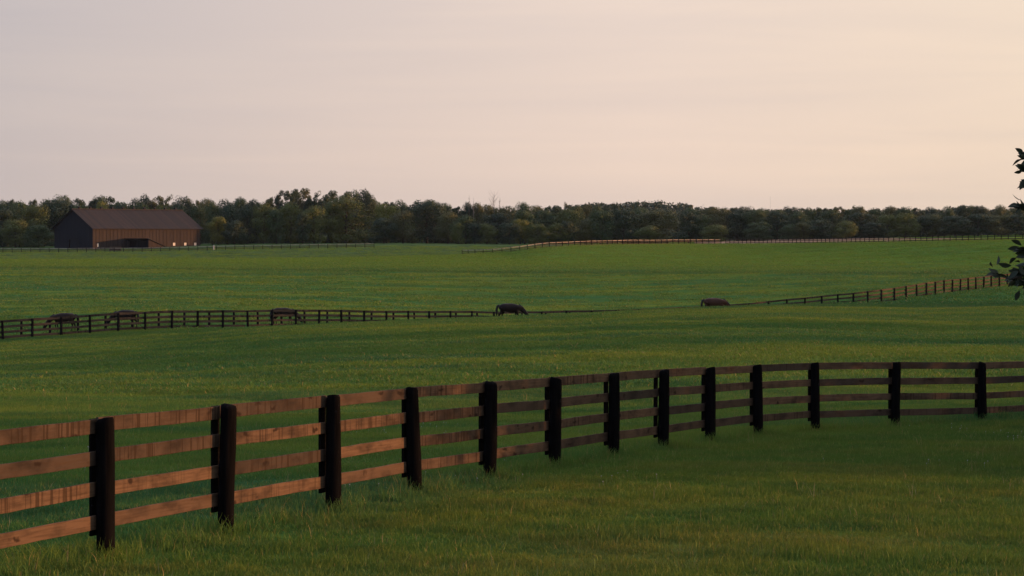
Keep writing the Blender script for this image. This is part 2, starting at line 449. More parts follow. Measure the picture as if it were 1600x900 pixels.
def scatter(name, P, sxy, sz, sources, seed, kind_label):
    """ONE object whose geometry nodes set the tufts on its points"""
    me = bpy.data.meshes.new(name)
    me.vertices.add(len(P)); me.vertices.foreach_set('co', np.asarray(P, np.float32).ravel())
    a = me.attributes.new('scl', 'FLOAT_VECTOR', 'POINT')
    a.data.foreach_set('vector', np.stack([sxy, sxy, sz], 1).astype(np.float32).ravel())
    me.update()
    o = obj(name, me); tag(o, kind='stuff')
    c = bpy.data.collections.new(name + ' sources'); 
    for s in sources: c.objects.link(s)
    ng = bpy.data.node_groups.new(name, 'GeometryNodeTree')
    ng.interface.new_socket('Geometry', in_out='INPUT', socket_type='NodeSocketGeometry')
    ng.interface.new_socket('Geometry', in_out='OUTPUT', socket_type='NodeSocketGeometry')
    N = ng.nodes; L = ng.links
    gi = N.new('NodeGroupInput'); go = N.new('NodeGroupOutput')
    ci = N.new('GeometryNodeCollectionInfo'); ci.inputs['Collection'].default_value = c
    ci.inputs['Separate Children'].default_value = True; ci.inputs['Reset Children'].default_value = True
    mp = N.new('GeometryNodeMeshToPoints')
    ip = N.new('GeometryNodeInstanceOnPoints'); ip.inputs['Pick Instance'].default_value = True
    rv = N.new('FunctionNodeRandomValue'); rv.data_type = 'FLOAT_VECTOR'
    rv.inputs[0].default_value = (-0.12, -0.12, 0); rv.inputs[1].default_value = (0.12, 0.12, 6.283)
    rv.inputs['Seed'].default_value = seed
    na = N.new('GeometryNodeInputNamedAttribute'); na.data_type = 'FLOAT_VECTOR'; na.inputs['Name'].default_value = 'scl'
    L.new(gi.outputs[0], mp.inputs[0]); L.new(mp.outputs[0], ip.inputs['Points'])
    L.new(ci.outputs[0], ip.inputs['Instance']); L.new(rv.outputs[0], ip.inputs['Rotation'])
    L.new(na.outputs['Attribute'], ip.inputs['Scale']); L.new(ip.outputs[0], go.inputs[0])
    md = o.modifiers.new('tufts', 'NODES'); md.node_group = ng
    return o

def wedge_points(n, d0, d1, marg):
    """n random points in the visible wedge between depths d0 and d1 (with a margin at both sides)"""
    d = np.sqrt(rng.random(n) * (d1*d1 - d0*d0) + d0*d0)
    x = (rng.random(n) * 2 - 1) * (0.2353 * d + marg)
    z = ground_z(x, d)
    return np.stack([x, d, z], 1)

def vnoise(x, y, s):
    return (np.sin(x*s*1.7 + 3*np.sin(y*s*0.9)) + np.sin(y*s*2.1 + 2*np.sin(x*s*1.1 + 1)) + np.sin((x+y)*s*1.3 + 4)) / 3

tA = [tuft('lawn_tuft', 95, 0.30, 0.025, 0.066, 0.0065, MT['blade'], 0.7) for _ in range(4)] + \
     [tuft('lawn_tuft', 70, 0.26, 0.04, 0.10, 0.0065, MT['blade'], 0.6) for _ in range(2)]
P = wedge_points(50000, 14, 62, 6.5)
h = 0.9 + 0.6 * vnoise(P[:, 0], P[:, 1], 0.9) * (0.5 + 0.5 * np.sin(P[:, 0] * .37 + P[:, 1] * .29)) + rng.normal(0, .12, len(P))
scatter('lawn_grass', P, rng.uniform(.8, 1.25, len(P)), np.clip(h, .35, 1.7), tA, 1, '')
tB = [tuft('meadow_tuft', 60, 0.34, 0.05, 0.14, 0.014, MT['blade'], 0.6) for _ in range(5)]
P = wedge_points(48000, 60, 160, 10.0)
h = 1.0 + 0.4 * vnoise(P[:, 0], P[:, 1], 0.5) + rng.normal(0, .12, len(P))
scatter('meadow_grass', P, rng.uniform(1.5, 2.4, len(P)), np.clip(h * .75, .3, 1.3), tB, 2, '')
tC = [tuft('field_tuft', 60, 0.5, 0.05, 0.13, 0.03, MT['blade'], 0.6) for _ in range(5)]
P = wedge_points(34000, 158, 640, 8.0)
h = 0.8 + 0.5 * vnoise(P[:, 0]*.2, P[:, 1], 0.25) + rng.normal(0, .15, len(P))
scatter('field_grass', P, rng.uniform(2.2, 3.6, len(P)), np.clip(h, .4, 2.0), tC, 3, '')

# white clover heads and dry seed stalks in the lawn
def clover_src():
    bm = bmesh.new(); bmesh.ops.create_icosphere(bm, subdivisions=1, radius=0.009, matrix=Matrix.Translation((0, 0, 0.105)))
    add_tube(bm, [(0, 0, 0), (0, 0, 0.1)], [0.0012, 0.0012], 4, False)
    return bpy.data.objects.new('clover_head', bm_mesh('clover_head', bm, MT['clover'], True))
C = wedge_points(14, 23, 44, 0)
P = np.concatenate([c + np.column_stack([rng.normal(0, .5, 7), rng.normal(0, .5, 7), np.zeros(7)]) for c in C])
P[:, 2] = ground_z(P[:, 0], P[:, 1])
scatter('clover_flowers', P, rng.uniform(.7, 1.2, len(P)), rng.uniform(.7, 1.1, len(P)), [clover_src()], 4, '')
tS = [tuft('seed_stalks', 3, 0.10, 0.10, 0.24, 0.005, MT['stalk'], 0.55) for _ in range(4)]
P = wedge_points(230, 17, 60, 0)
scatter('seed_stalk_grass', P, np.ones(len(P)), rng.uniform(.6, 1.15, len(P)), tS, 5, '')

# ------------------------------------------------------------------ fences
def solve_posts(px, d0, span, jump=None):
    """depth of each post from its photo column and the constant spacing along the fence"""
    d = [d0]
    for i in range(1, len(px)):
        x0 = (px[i-1] - 800) / F * d[-1]; y0 = d[-1]; k = (px[i] - 800) / F
        a = k*k + 1; bq = -2 * (k*x0 + y0); c = x0*x0 + y0*y0 - span*span
        disc = bq*bq - 4*a*c
        d.append((-bq + math.sqrt(max(disc, 0))) / (2*a))
    return d

def post_mesh(name, H, r0, r1, mat, seg=14, wob=0.006, seed=0):
    rr = random.Random(seed)
    bm = bmesh.new(); rings = []
    zs = [-0.35, 0.0, 0.2, 0.45, 0.7, 0.95, H - 0.14, H - 0.03, H - 0.006]
    ca, sa = rr.uniform(-1, 1), rr.uniform(-1, 1)
    for j, z in enumerate(zs):
        t = z / H; r = r0 + (r1 - r0) * t
        if j == len(zs) - 1: r *= 0.86
        if j == len(zs) - 2: r *= 0.97
        ox, oy = wob * math.sin(z*2.3 + ca*3), wob * math.sin(z*1.9 + sa*3)
        rg = []
        for k in range(seg):
            a = k * 2 * math.pi / seg
            q = r * (1 + 0.05 * math.sin(2*a + ca*3 + z*1.5) + 0.03 * math.sin(3*a + sa*4 - z*2) + rr.uniform(-.03, .03))
            zz = z + ((0.018 * math.cos(a + sa*3) + rr.uniform(-.006, .006)) if j >= len(zs) - 2 else 0)
            rg.append(bm.verts.new((ox + q*math.cos(a), oy + q*math.sin(a), zz)))
        rings.append(rg)
    for i in range(len(rings)-1):
        for k in range(seg):
            bm.faces.new((rings[i][k], rings[i][(k+1) % seg], rings[i+1][(k+1) % seg], rings[i+1][k]))
    bm.faces.new(rings[0][::-1])
    top = bm.verts.new((0, 0, H + 0.004))
    for k in range(seg): bm.faces.new((rings[-1][k], rings[-1][(k+1) % seg], top))
    return bm_mesh(name, bm, mat, True)

def board_mesh(name, L, hgt, thk, mat, seed=0, nseg=10, warp=0.006):
    rr = random.Random(seed); bm = bmesh.new()
    a1, a2, p1, p2 = rr.uniform(-warp, warp), rr.uniform(-warp, warp), rr.uniform(0, 6), rr.uniform(0, 6)
    sec = []
    for i in range(nseg + 1):
        t = i / nseg; x = (t - .5) * L
        dy = a1 * math.sin(t*3 + p1); dz = a2 * math.sin(t*4 + p2)
        e1 = rr.uniform(-.0025, .0025); e2 = rr.uniform(-.0025, .0025)
        h1, h0 = hgt/2 + e1, -hgt/2 + e2; c = 0.004
        ring = [(-thk/2, h0 + c), (-thk/2 + c, h0), (thk/2 - c, h0), (thk/2, h0 + c), (thk/2, h1 - c), (thk/2 - c, h1), (-thk/2 + c, h1), (-thk/2, h1 - c)]
        sec.append([bm.verts.new((x, y + dy, z + dz)) for y, z in ring])
    for i in range(nseg):
        for k in range(8):
            bm.faces.new((sec[i][k], sec[i][(k+1) % 8], sec[i+1][(k+1) % 8], sec[i+1][k]))
    bm.faces.new(sec[0][::-1]); bm.faces.new(sec[-1])
    return bm_mesh(name, bm, mat)

def frame_to(a, b):
    """matrix with x from a to b, z up as far as possible, origin in the middle"""
    x = (b - a).normalized(); y = Vector((0, 0, 1)).cross(x).normalized(); z = x.cross(y)
    M = Matrix((x, y, z)).transposed().to_4x4(); M.translation = (a + b) / 2
    return M

def build_fence(label, group, pts, H, drops, side, detail, mats, rail_h=0.14, rail_t=0.026, r=(0.096, 0.086), batten=True, has_post=True):
    """pts: base points (Vectors); side=+1 boards on the left of the walking direction"""
    root = empty('board_fence', pts[0]); tag(root, label, 'fence', group)
    inv = Matrix.Translation(-pts[0])
    n = len(pts)
    Hs = H if isinstance(H, list) else [H] * n
    nrm = []
    for i in range(n):
        a = pts[max(i-1, 0)]; b = pts[min(i+1, n-1)]
        t = (b - a); t.z = 0; t.normalize(); nrm.append(Vector((-t.y, t.x, 0)) * side)
    PH = H if not isinstance(H, list) else 1.36
    shared_post = [post_mesh('post', PH, r[0], r[1], mats[0], 8, .004, 50 + k) for k in range(3)] if not detail else None
    shared_rail = [board_mesh('rail', 1.0, rail_h, rail_t, mm, 3, 1, 0.0) for mm in mats[1:]] if not detail else None
    shared_bat = None
    for i in range(n):
        me = post_mesh('post', Hs[i], r[0] * random.uniform(.95, 1.06), r[1] * random.uniform(.95, 1.06), mats[0], 16, .007, i) if detail else shared_post[i % 3]
        p = obj('post', me, root, pts[i] - pts[0])
        if not detail: p.scale = (1, 1, Hs[i] / PH)
        p.rotation_euler = (random.uniform(-.022, .022), random.uniform(-.022, .022), random.uniform(0, 6.28) if not detail else 0)
        if batten:
            L = drops[-1] + 0.12
            if detail or shared_bat is None:
                bmw = board_mesh('batten', L, 0.150, 0.030, mats[0], 70 + i, 4, 0.002); shared_bat = bmw
            else: bmw = shared_bat
            bt = obj('batten', bmw, root)
            cpos = pts[i] + nrm[i] * (r[1] + rail_t + 0.021) + Vector((0, 0, Hs[i] - 0.012 - L/2))
            x = Vector((0, 0, 1)); y = nrm[i]; z = x.cross(y)
            M = Matrix((x, y, z)).transposed().to_4x4(); M.translation = cpos
            bt.matrix_local = inv @ M
    for i in range(n - 1):
        for k, dr in enumerate(drops):
            j = lambda: Vector((0, 0, random.uniform(-.012, .012) if detail else 0))
            a = pts[i] + nrm[i] * (r[1] + rail_t/2 + .003) + Vector((0, 0, Hs[i] - dr)) + j()
            b = pts[i+1] + nrm[i+1] * (r[1] + rail_t/2 + .003) + Vector((0, 0, Hs[i+1] - dr)) + j()
            L = (b - a).length
            M = frame_to(a, b)
            if detail:
                o = obj('rail', board_mesh('rail', L - 0.004, rail_h * random.uniform(.97, 1.03), rail_t, mats[1], 200 + i*7 + k), root)
                o.matrix_local = inv @ M
            else:
                o = obj('rail', shared_rail[min(k, len(shared_rail) - 1)], root); o.matrix_local = inv @ M @ Matrix.Diagonal((L - 0.004, 1, 1, 1))
    return root

# foreground fence: columns and top rows read from the photograph
FPX = [165, 353, 519, 647, 766, 868, 959, 1036, 1110, 1185, 1275, 1400, 1535]
FTOP = [653, 633, 618, 606, 597, 590, 583, 578, 574, 570, 567, 566, 566]
FD = solve_posts(FPX, 21.4, 2.44)
FD = [0.65 * d + 0.35 * m for d, m in zip(FD, [21.4, 23.3, 25.9, 28.3, 30.4, 32.8, 35, 37.6, 39.9, 41.2, 42.5, 43.6, 45.4])]
pts, Hs = [], []
for px, rw, d in zip(FPX, FTOP, FD):
    t = at(px, rw, d); z = gz(t.x, t.y); pts.append(Vector((t.x, t.y, z))); Hs.append(t.z - z)
print('FENCE depth', [round(d, 1) for d in FD], 'H', [round(h, 2) for h in Hs])
for _ in range(3):
    v0 = (pts[0] - pts[1]).normalized() * 2.44; e = pts[0] + v0; e.z = gz(e.x, e.y); pts.insert(0, e); Hs.insert(0, 1.36)
for _ in range(5):
    v1 = (pts[-1] - pts[-2]).normalized() * 2.44; e = pts[-1] + v1; e.z = gz(e.x, e.y); pts.append(e); Hs.append(Hs[-1])
FENCE_PTS = pts
build_fence('four-board plank fence with black posts curving across the foreground lawn, left boards sunlit orange', None, pts, Hs,
            [0.075, 0.395, 0.715, 1.035], 1, True, (MT['post'], MT['board']))
# longer grass round the posts and under the boards
tP = [tuft('post_grass', 34, 0.16, 0.10, 0.26, 0.008, MT['blade'], 0.5) for _ in range(4)]
Q = []
for i in range(len(pts) - 1):
    for k in range(46):
        t = random.random(); p = pts[i].lerp(pts[i+1], t); Q.append((p.x + random.gauss(-.1, .17), p.y + random.gauss(0, .17), 0))
    for k in range(12):
        Q.append((pts[i].x + random.gauss(0, .13), pts[i].y + random.gauss(0, .13), 0))
Q = np.array(Q); Q[:, 2] = ground_z(Q[:, 0], Q[:, 1])
scatter('fence_line_grass', Q, rng.uniform(.7, 1.2, len(Q)), rng.uniform(.35, 1.0, len(Q)), tP, 6, '')

def curve_pts(dfun, u0, u1, span):
    P = [at(u0, HROW, dfun(u0))]; u = u0
    while u < u1:
        u += 0.5; q = at(u, HROW, dfun(u))
        if math.hypot(q.x - P[-1].x, q.y - P[-1].y) >= span: P.append(q)
    for p in P: p.z = gz(p.x, p.y)
    return P
def lerpf(tab):
    return lambda u: float(uinterp(np.array([float(u)]), tab)[0])
MIDM = (MT['post_mid'], MT['board_mid'])
mid_d = lerpf(T_DF)
DRM = [0.065, 0.435, 0.805, 1.165]
MP1 = curve_pts(mid_d, -43, 1650, 2.44)
build_fence('long four-board fence below the crest of the pasture, crossing from left edge to right', 'paddock fences beyond the crest',
            MP1, 1.40, DRM, 1, False, MIDM, rail_h=0.16, batten=False)
MP2 = curve_pts(lambda u: mid_d(u) + 7.0, -58, 960, 2.44)
H2 = []
for q in MP2:
    u = 800 + F * q.x / q.y; g1 = at(u, HROW, mid_d(u)); z1 = gz(g1.x, g1.y) + 1.40
    H2.append(min(1.75, max(1.2, EYE - (EYE - z1 + 0.03) * q.y / g1.y - q.z)))
build_fence('second plank fence just behind the long one, before the grazing horses at left', 'paddock fences beyond the crest',
            MP2, H2, [x * 1.045 for x in DRM], 1, False, MIDM, batten=False)
FARM = (MT['post_mid'], MT['board_far'], MT['board_mid'])  # top rail in the sunlit tone, lower rails in the dark one
T_FF = [(700,572),(760,563),(800,565),(850,571),(900,580),(1000,604),(1060,616),(1132,629)]
far_d = lerpf(T_FF)
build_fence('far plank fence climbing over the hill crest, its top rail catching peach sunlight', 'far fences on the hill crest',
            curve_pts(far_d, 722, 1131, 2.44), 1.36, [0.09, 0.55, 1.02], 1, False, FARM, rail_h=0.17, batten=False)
T_FG = [(1131,629),(1200,604),(1400,534),(1600,486),(1700,470)]
build_fence('dark far fence in front of the tan stubble strip at right', 'far fences on the hill crest',
            curve_pts(lerpf(T_FG), 1134, 1650, 2.44), 1.36, [0.09, 0.55, 1.02], 1, False, MIDM, rail_h=0.17, batten=False)
T_FB = [(-60,618),(590,628),(660,640)]
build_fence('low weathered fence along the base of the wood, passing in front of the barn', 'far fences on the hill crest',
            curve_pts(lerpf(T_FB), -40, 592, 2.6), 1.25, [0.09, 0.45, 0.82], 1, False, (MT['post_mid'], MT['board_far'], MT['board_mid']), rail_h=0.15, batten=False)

# ------------------------------------------------------------------ horses
def skin_mesh(name, nodes, edges, mat, sub=2, rot=None):
    me = bpy.data.meshes.new(name + ' skeleton')
    me.from_pydata([n[:3] for n in nodes], edges, [])
    o = bpy.data.objects.new(name + ' skeleton', me); COL.objects.link(o)
    o.modifiers.new('s', 'SKIN'); o.modifiers.new('u', 'SUBSURF').levels = sub
    rm = o.modifiers.new('r', 'REMESH'); rm.mode = 'VOXEL'; rm.voxel_size = 0.028; rm.use_smooth_shade = True
    sm = o.modifiers.new('m', 'SMOOTH'); sm.factor = 0.5; sm.iterations = 5
    for i, n in enumerate(nodes):
        sv = me.skin_vertices[0].data[i]; sv.radius = (n[3], n[4] if len(n) > 4 else n[3]); sv.use_root = (i == 0)
    dg = bpy.context.evaluated_depsgraph_get()
    out = bpy.data.meshes.new_from_object(o.evaluated_get(dg))
    bpy.data.objects.remove(o); bpy.data.meshes.remove(me)
    out.name = name; out.materials.clear(); out.materials.append(mat)
    for p in out.polygons: p.use_smooth = True
    return out

def make_coat(name, col, dark):
    m, nt, out = new_mat(name); b = NB(nt)
    tc = b.n('ShaderNodeTexCoord').outputs['Object']
    sp = b.n('ShaderNodeSeparateXYZ'); b.l(tc, sp.inputs[0])
    nz = b.noise(tc, 3.0, 3)
    c = b.mix(b.rng(nz, .35, .7, 0, .4), col, tuple(x * .6 for x in col))
    c = b.mix(b.rng(sp.outputs[2], 0.35, 0.62, 1, 0), c, dark)      # dark points on the legs
    bs = b.n('ShaderNodeBsdfPrincipled'); bs.inputs['Roughness'].default_value = 0.55; bs.inputs['Specular IOR Level'].default_value = 0.12
    b.l(c, bs.inputs['Base Color']); b.l(bs.outputs[0], out.inputs['Surface'])
    return m

HR = 1.09
def make_horse(label, u, d, face, coat, scale=1.0, step=0.0, yaw=0.0, row=None, dmin=150):
    """face=+1: muzzle to the right; grazing"""
    s = step
    N = [(-0.44, 0, 1.17, HR*.30, HR*.37),    # 0 pelvis (root)
         (-0.66, 0, 1.09, HR*.24, HR*.29),    # 1 croup
         (-0.86, 0, 0.96, HR*.12, HR*.15),    # 2 buttock
         (-0.06, 0, 1.00, HR*.33, HR*.37),   # 3 barrel
         (0.28, 0, 1.02, HR*.31, HR*.39),     # 4 girth
         (0.56, 0, 1.14, HR*.22, HR*.38),     # 5 withers/shoulder
         (0.86, 0, 0.97, HR*.13, HR*.21),     # 6 neck base
         (1.09, 0, 0.75, HR*.09, HR*.15),     # 7 neck
         (1.27, 0, 0.56, HR*.085, HR*.115),   # 8 poll
         (1.36, 0, 0.38, HR*.09, HR*.135),    # 9 cheek
         (1.42, 0, 0.20, HR*.062, HR*.078),   # 10 nose
         (1.445, 0, 0.08, HR*.058, HR*.066)]  # 11 muzzle
    E = [(0,1),(1,2),(0,3),(3,4),(4,5),(5,6),(6,7),(7,8),(8,9),(9,10),(10,11)]
    def chain(start, pts):
        p = start
        for q in pts: N.append(q); E.append((p, len(N)-1)); p = len(N)-1
    for sy, k in ((.17, s), (-.17, -s)):
        chain(0, [(-0.56 + k*.4, sy, 0.95, .19, .24), (-0.54 + k*.7, sy, 0.76, .13, .17), (-0.72 + k, sy, 0.52, .065, .08), (-0.69 + k*1.3, sy, 0.30, .038, .045), (-0.68 + k*1.4, sy, 0.13, .042, .048), (-0.63 + k*1.4, sy, 0.03, .055, .065)])
        chain(5, [(0.52 - k*.2, sy, 0.90, .13, .18), (0.50 - k*.6, sy, 0.70, .08, .105), (0.52 - k, sy, 0.46, .052, .058), (0.51 - k*1.3, sy, 0.28, .036, .042), (0.51 - k*1.4, sy, 0.12, .040, .046), (0.55 - k*1.4, sy, 0.03, .052, .062)])
    for sy in (.06, -.06): chain(8, [(1.25, sy*1.2, 0.67, .030, .030), (1.23, sy*1.5, 0.76, .010, .012)])
    body = skin_mesh('body', N, E, coat)
    if row is not None:      # walk down the back of the crest until the back of the horse is where it stands
        d = min(np.arange(dmin, dmin + 48, .25), key=lambda q: abs(HROW + F * (EYE - gz((u-800)/F*q, q) - 1.5 * scale) / q - row))
        print('HORSE', u, d)
    p = at(u, HROW, d); root = empty('horse', Vector((p.x, p.y, gz(p.x, p.y))))
    tag(root, label, 'horse')
    root.rotation_euler = (0, 0, (0 if face > 0 else math.pi) + yaw); root.scale = (scale,)*3
    obj('body', body, root)
    hair = MT['hair']
    bm = bmesh.new()
    add_tube(bm, [(-.80, 0, 1.27), (-.95, 0, 1.17), (-1.01, .01, .92), (-1.02, .02, .62), (-.99, .02, .36)], [.06, .08, .09, .075, .02], 8)
    obj('tail', bm_mesh('tail', bm, hair, True), root)
    bm = bmesh.new()
    top = [(0.70, 1.34), (0.95, 1.13), (1.14, 0.91), (1.30, 0.68), (1.36, 0.58)]
    add_tube(bm, [(x - .03, -.04, z - .03) for x, z in top], [.03, .06, .065, .055, .02], 7)
    obj('mane', bm_mesh('mane', bm, hair, True), root)
    return root
MT['hair'] = make_plain('black horsehair', (0.010, 0.008, 0.007), 0.6, 0.3, .3, 8)
bay = make_coat('dark bay coat', (0.020, 0.011, 0.008), (0.006, 0.005, 0.005))
dbay = make_coat('nearly black coat', (0.016, 0.009, 0.007), (0.006, 0.0045, 0.004))
chest = make_coat('chestnut coat', (0.056, 0.024, 0.014), (0.030, 0.014, 0.009))
make_horse('nearly black horse grazing on the crest, head down to the right, not behind any fence', 797, 178, 1, dbay, .98, .10, 0, 471.5)
make_horse('reddish chestnut horse grazing on the crest at right, just left of the dark fence', 1117, 180, 1, chest, 1.02, .12, 0, 463)
make_horse('bay horse grazing behind the left fence, nearest the left edge', 99, 164, -1, bay, 1.04, .08, .15, 490.5, 164)
make_horse('dark horse grazing behind the fence, middle one of the three at left', 195, 168, -1, dbay, 1.02, .12, -.1, 490.3, 167.5)
make_horse('dark bay horse grazing behind the fence below the broad olive trees, head to the right', 443, 181, 1, bay, 1.04, .07, .1, 482.5, 178.5)

# ------------------------------------------------------------------ barn
def build_barn():
    th = R(50.0); W, L, Hw, Hr = 18.2, 42.8, 6.8, 5.5
    ax = Vector((math.cos(th), math.sin(th), 0)); nr = Vector((math.sin(th), -math.cos(th), 0))   # nr: out of the long wall
    c0 = at(145, 388, 652); base = gz(c0.x, c0.y) - 0.3
    c0.z = base
    root = empty('barn', c0, th); tag(root, 'long dark tobacco barn with tin roof, standing at left before the wood', 'barn')
    # local frame: x along the long wall, y into the barn (away from the camera-right side)
    bm = bmesh.new()
    prof = [(0, 0), (0, Hw), (W/2, Hw + Hr - .15), (W, Hw), (W, 0)]
    A = [bm.verts.new((0, y, z)) for y, z in prof]; B = [bm.verts.new((L, y, z)) for y, z in prof]
    # long near wall, far wall, right gable
    for q in ((A[0], B[0], B[1], A[1]), (A[4], A[3], B[3], B[4])): bm.faces.new(q)
    bm.faces.new(B)
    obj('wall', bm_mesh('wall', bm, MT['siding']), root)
    bm = bmesh.new()
    # gable with door opening
    d0, d1, dh = 7.0, 11.2, 3.3
    g = lambda y, z: bm.verts.new((0, y, z))
    bm.faces.new([g(0, 0), g(0, Hw), g(d0, Hw), g(d0, 0)])
    bm.faces.new([g(d1, 0), g(d1, Hw), g(W, Hw), g(W, 0)])
    bm.faces.new([g(d0, dh), g(d0, Hw), g(d1, Hw), g(d1, dh)])
    bm.faces.new([g(0, Hw), g(W/2, Hw + Hr - .15), g(W, Hw)])
    bmesh.ops.remove_doubles(bm, verts=bm.verts, dist=.001)
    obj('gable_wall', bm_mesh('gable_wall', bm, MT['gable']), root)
    bm = bmesh.new(); add_box(bm, (0.35, (d0+d1)/2, dh/2), (0.08, d1-d0-.1, dh-.04))
    o = obj('door', bm_mesh('door', bm, MT['dark']), root)
    bm = bmesh.new()
    for yy in (d0 - .1, d1 + .1): add_box(bm, (-.06, yy, dh/2), (.1, .2, dh))
    add_box(bm, (-.06, (d0+d1)/2, dh + .1), (.1, d1-d0+.6, .2))
    obj('frame', bm_mesh('frame', bm, MT['dark']), o)
    # roof slabs
    ov = 0.7; sl = Hr / (W/2)
    for sgn in (0, 1):
        bm = bmesh.new()
        y0, z0 = (-ov, Hw - ov*sl) if sgn == 0 else (W + ov, Hw - ov*sl)
        y1, z1 = W/2, Hw + Hr
        v = []
        for x in (-ov, L + ov):
            for yy, zz in ((y0, z0), (y1, z1), (y1, z1 + .18), (y0, z0 + .18)): v.append(bm.verts.new((x, yy, zz)))
        for f in ((0,1,2,3),(4,7,6,5),(0,4,5,1),(3,2,6,7),(0,3,7,4),(1,5,6,2)): bm.faces.new([v[i] for i in f])
        rf = obj('roof', bm_mesh('roof', bm, MT['roof']), root)
        if sgn == 0:
            bm = bmesh.new(); add_box(bm, (L/2, W/2, Hw + Hr + .24), (L + 1.2, .5, .14))
            obj('ridge_cap', bm_mesh('ridge_cap', bm, MT['ridge']), rf)
            for k in range(10):
                bm = bmesh.new(); x = 2.2 + k * (L - 4.4) / 9
                add_box(bm, (x, W/2, Hw + Hr + .52), (.55, .6, .4))
                vs = [bm.verts.new((x + a, W/2 + b, Hw + Hr + .735)) for a, b in ((-.4,-.42),(.4,-.42),(.4,.42),(-.4,.42))]
                t = [bm.verts.new((x + a, W/2, Hw + Hr + .98)) for a in (-.4, .4)]
                bm.faces.new(vs[::-1]); bm.faces.new((vs[0], vs[1], t[1], t[0])); bm.faces.new((vs[2], vs[3], t[0], t[1])); bm.faces.new((vs[1], vs[2], t[1])); bm.faces.new((vs[3], vs[0], t[0]))
                obj('ridge_vent', bm_mesh('ridge_vent', bm, MT['dark']), rf)
    # vertical vent doors (hinged planks) along the long wall
    bm = bmesh.new()
    for k in range(30):
        x = 1.2 + k * (L - 2.4) / 29
        add_box(bm, (x, -.03, Hw/2 + .35), (.22, .06, Hw - 1.1))
    obj('siding_battens', bm_mesh('siding_battens', bm, MT['siding']), root)['kind'] = 'stuff'
    for fx in (31.9 / L, 36.5 / L, 40.6 / L):
        x = fx * L
        bm = bmesh.new(); add_box(bm, (x, -.07, 1.75), (1.0, .05, .9))  # flat white board fills the window
        wd = obj('window', bm_mesh('window', bm, MT['white']), root)
        bm = bmesh.new()
        for a in (-.56, .56): add_box(bm, (x + a, -.08, 1.75), (.1, .12, 1.12))
        for a in (-.51, .51): add_box(bm, (x, -.08, 1.75 + a), (1.02, .11, .1))
        obj('frame', bm_mesh('frame', bm, MT['siding']), wd)
    bm = bmesh.new(); add_box(bm, (1.9, -.08, 1.55), (.55, .06, 1.0)); obj('white_panel', bm_mesh('white_panel', bm, MT['white']), root)
    # run-in shed standing out from the long wall
    sx0, sx1, so = 12.3, 18.4, 10.9
    sh = empty('run_in_shed', c0 + ax * sx0 + nr * 0.1, th); tag(sh, 'low lean-to shed with dark open side against the long barn wall', 'shed')
    l = sx1 - sx0; hh, hl = 3.3, 1.1
    bm = bmesh.new()
    F0 = [(0, 0), (l, 0), (l, hl), (0, hh)]
    for yy in (-so, -.15):
        v = [bm.verts.new((x, yy + e, z)) for e in (0, .12) for x, z in F0]
        for f in ((0,1,2,3),(4,7,6,5),(0,4,5,1),(1,5,6,2),(2,6,7,3),(3,7,4,0)): bm.faces.new([v[i] for i in f])
    obj('wall', bm_mesh('wall', bm, MT['siding']), sh)
    bm = bmesh.new(); add_box(bm, (1.6, -so/2, 1.45), (.1, so - .5, 2.9)); obj('interior_shade_panel', bm_mesh('interior_shade_panel', bm, MT['dark']), sh)  # dark sheet added for the shade inside the open shed
    bm = bmesh.new()
    v = []
    for yy in (-so - .4, -.05):
        for x, z in ((-.4, hh + .13), (l + .5, hl - .09), (l + .5, hl + .06), (-.4, hh + .28)): v.append(bm.verts.new((x, yy, z)))
    for f in ((0,1,2,3),(4,7,6,5),(0,4,5,1),(3,2,6,7),(0,3,7,4),(1,5,6,2)): bm.faces.new([v[i] for i in f])
    obj('roof', bm_mesh('roof', bm, MT['dark']), sh)
    for yy in (-so + .3, -so/2, -.6):
        bm = bmesh.new(); add_tube(bm, [(0.05, yy, 0), (0.05, yy, hh)], [.1, .09], 8); obj('post', bm_mesh('post', bm, MT['dark']), sh)
    # slatted feed bunk by the fence
    p = at(180, 391, 628); p.z = gz(p.x, p.y)
    fb = empty('feed_bunk', p, 0.1); tag(fb, 'low brown wooden feed bunk beside the fence in front of the barn', 'feed bunk')
    bm = bmesh.new()
    for zz in (.45, .75, 1.05, 1.35):
        for yy in (-.6, .6): add_box(bm, (0, yy, zz), (3.2, .05, .24))
        for xx in (-1.6, 1.6): add_box(bm, (xx, 0, zz), (.05, 1.14, .24))
    add_box(bm, (0, 0, .42), (3.1, 1.1, .05)); obj('box', bm_mesh('box', bm, MT['board_mid']), fb)
    for xx in (-1.5, 1.5):
        for yy in (-.52, .52):
            bm = bmesh.new(); add_box(bm, (xx, yy, .2), (.12, .12, .42)); obj('leg', bm_mesh('leg', bm, MT['board_mid']), fb)
    # pale stone-topped marker post by the fence right of the barn
    p = at(334, 391, 622); p.z = gz(p.x, p.y)
    mp = empty('water_hydrant', p); tag(mp, 'pale upright water hydrant beside the fence right of the barn', 'hydrant')
    bm = bmesh.new(); add_tube(bm, [(0,0,0),(0,0,1.35)], [.16,.14], 10); obj('pipe', bm_mesh('pipe', bm, MT['palegrey']), mp)
    bm = bmesh.new(); add_box(bm, (0.05,0,1.45), (.5,.2,.2)); add_box(bm, (.32,0,1.35), (.1,.12,.25)); obj('spout', bm_mesh('spout', bm, MT['palegrey']), mp)
MT['gable'] = make_siding('shade-dark gable boards', (0.015, 0.016, 0.019), (0.011, 0.012, 0.015), .3, 1)  # gable's shade is put into this darker, bluer copy of the siding
MT['ridge'] = make_plain('galvanised ridge', (0.055, 0.046, 0.044), .8, .1, .2, 2)
MT['palegrey'] = make_plain('pale grey metal', (0.36, 0.34, 0.33), .5, .4, .15, 3)
build_barn()

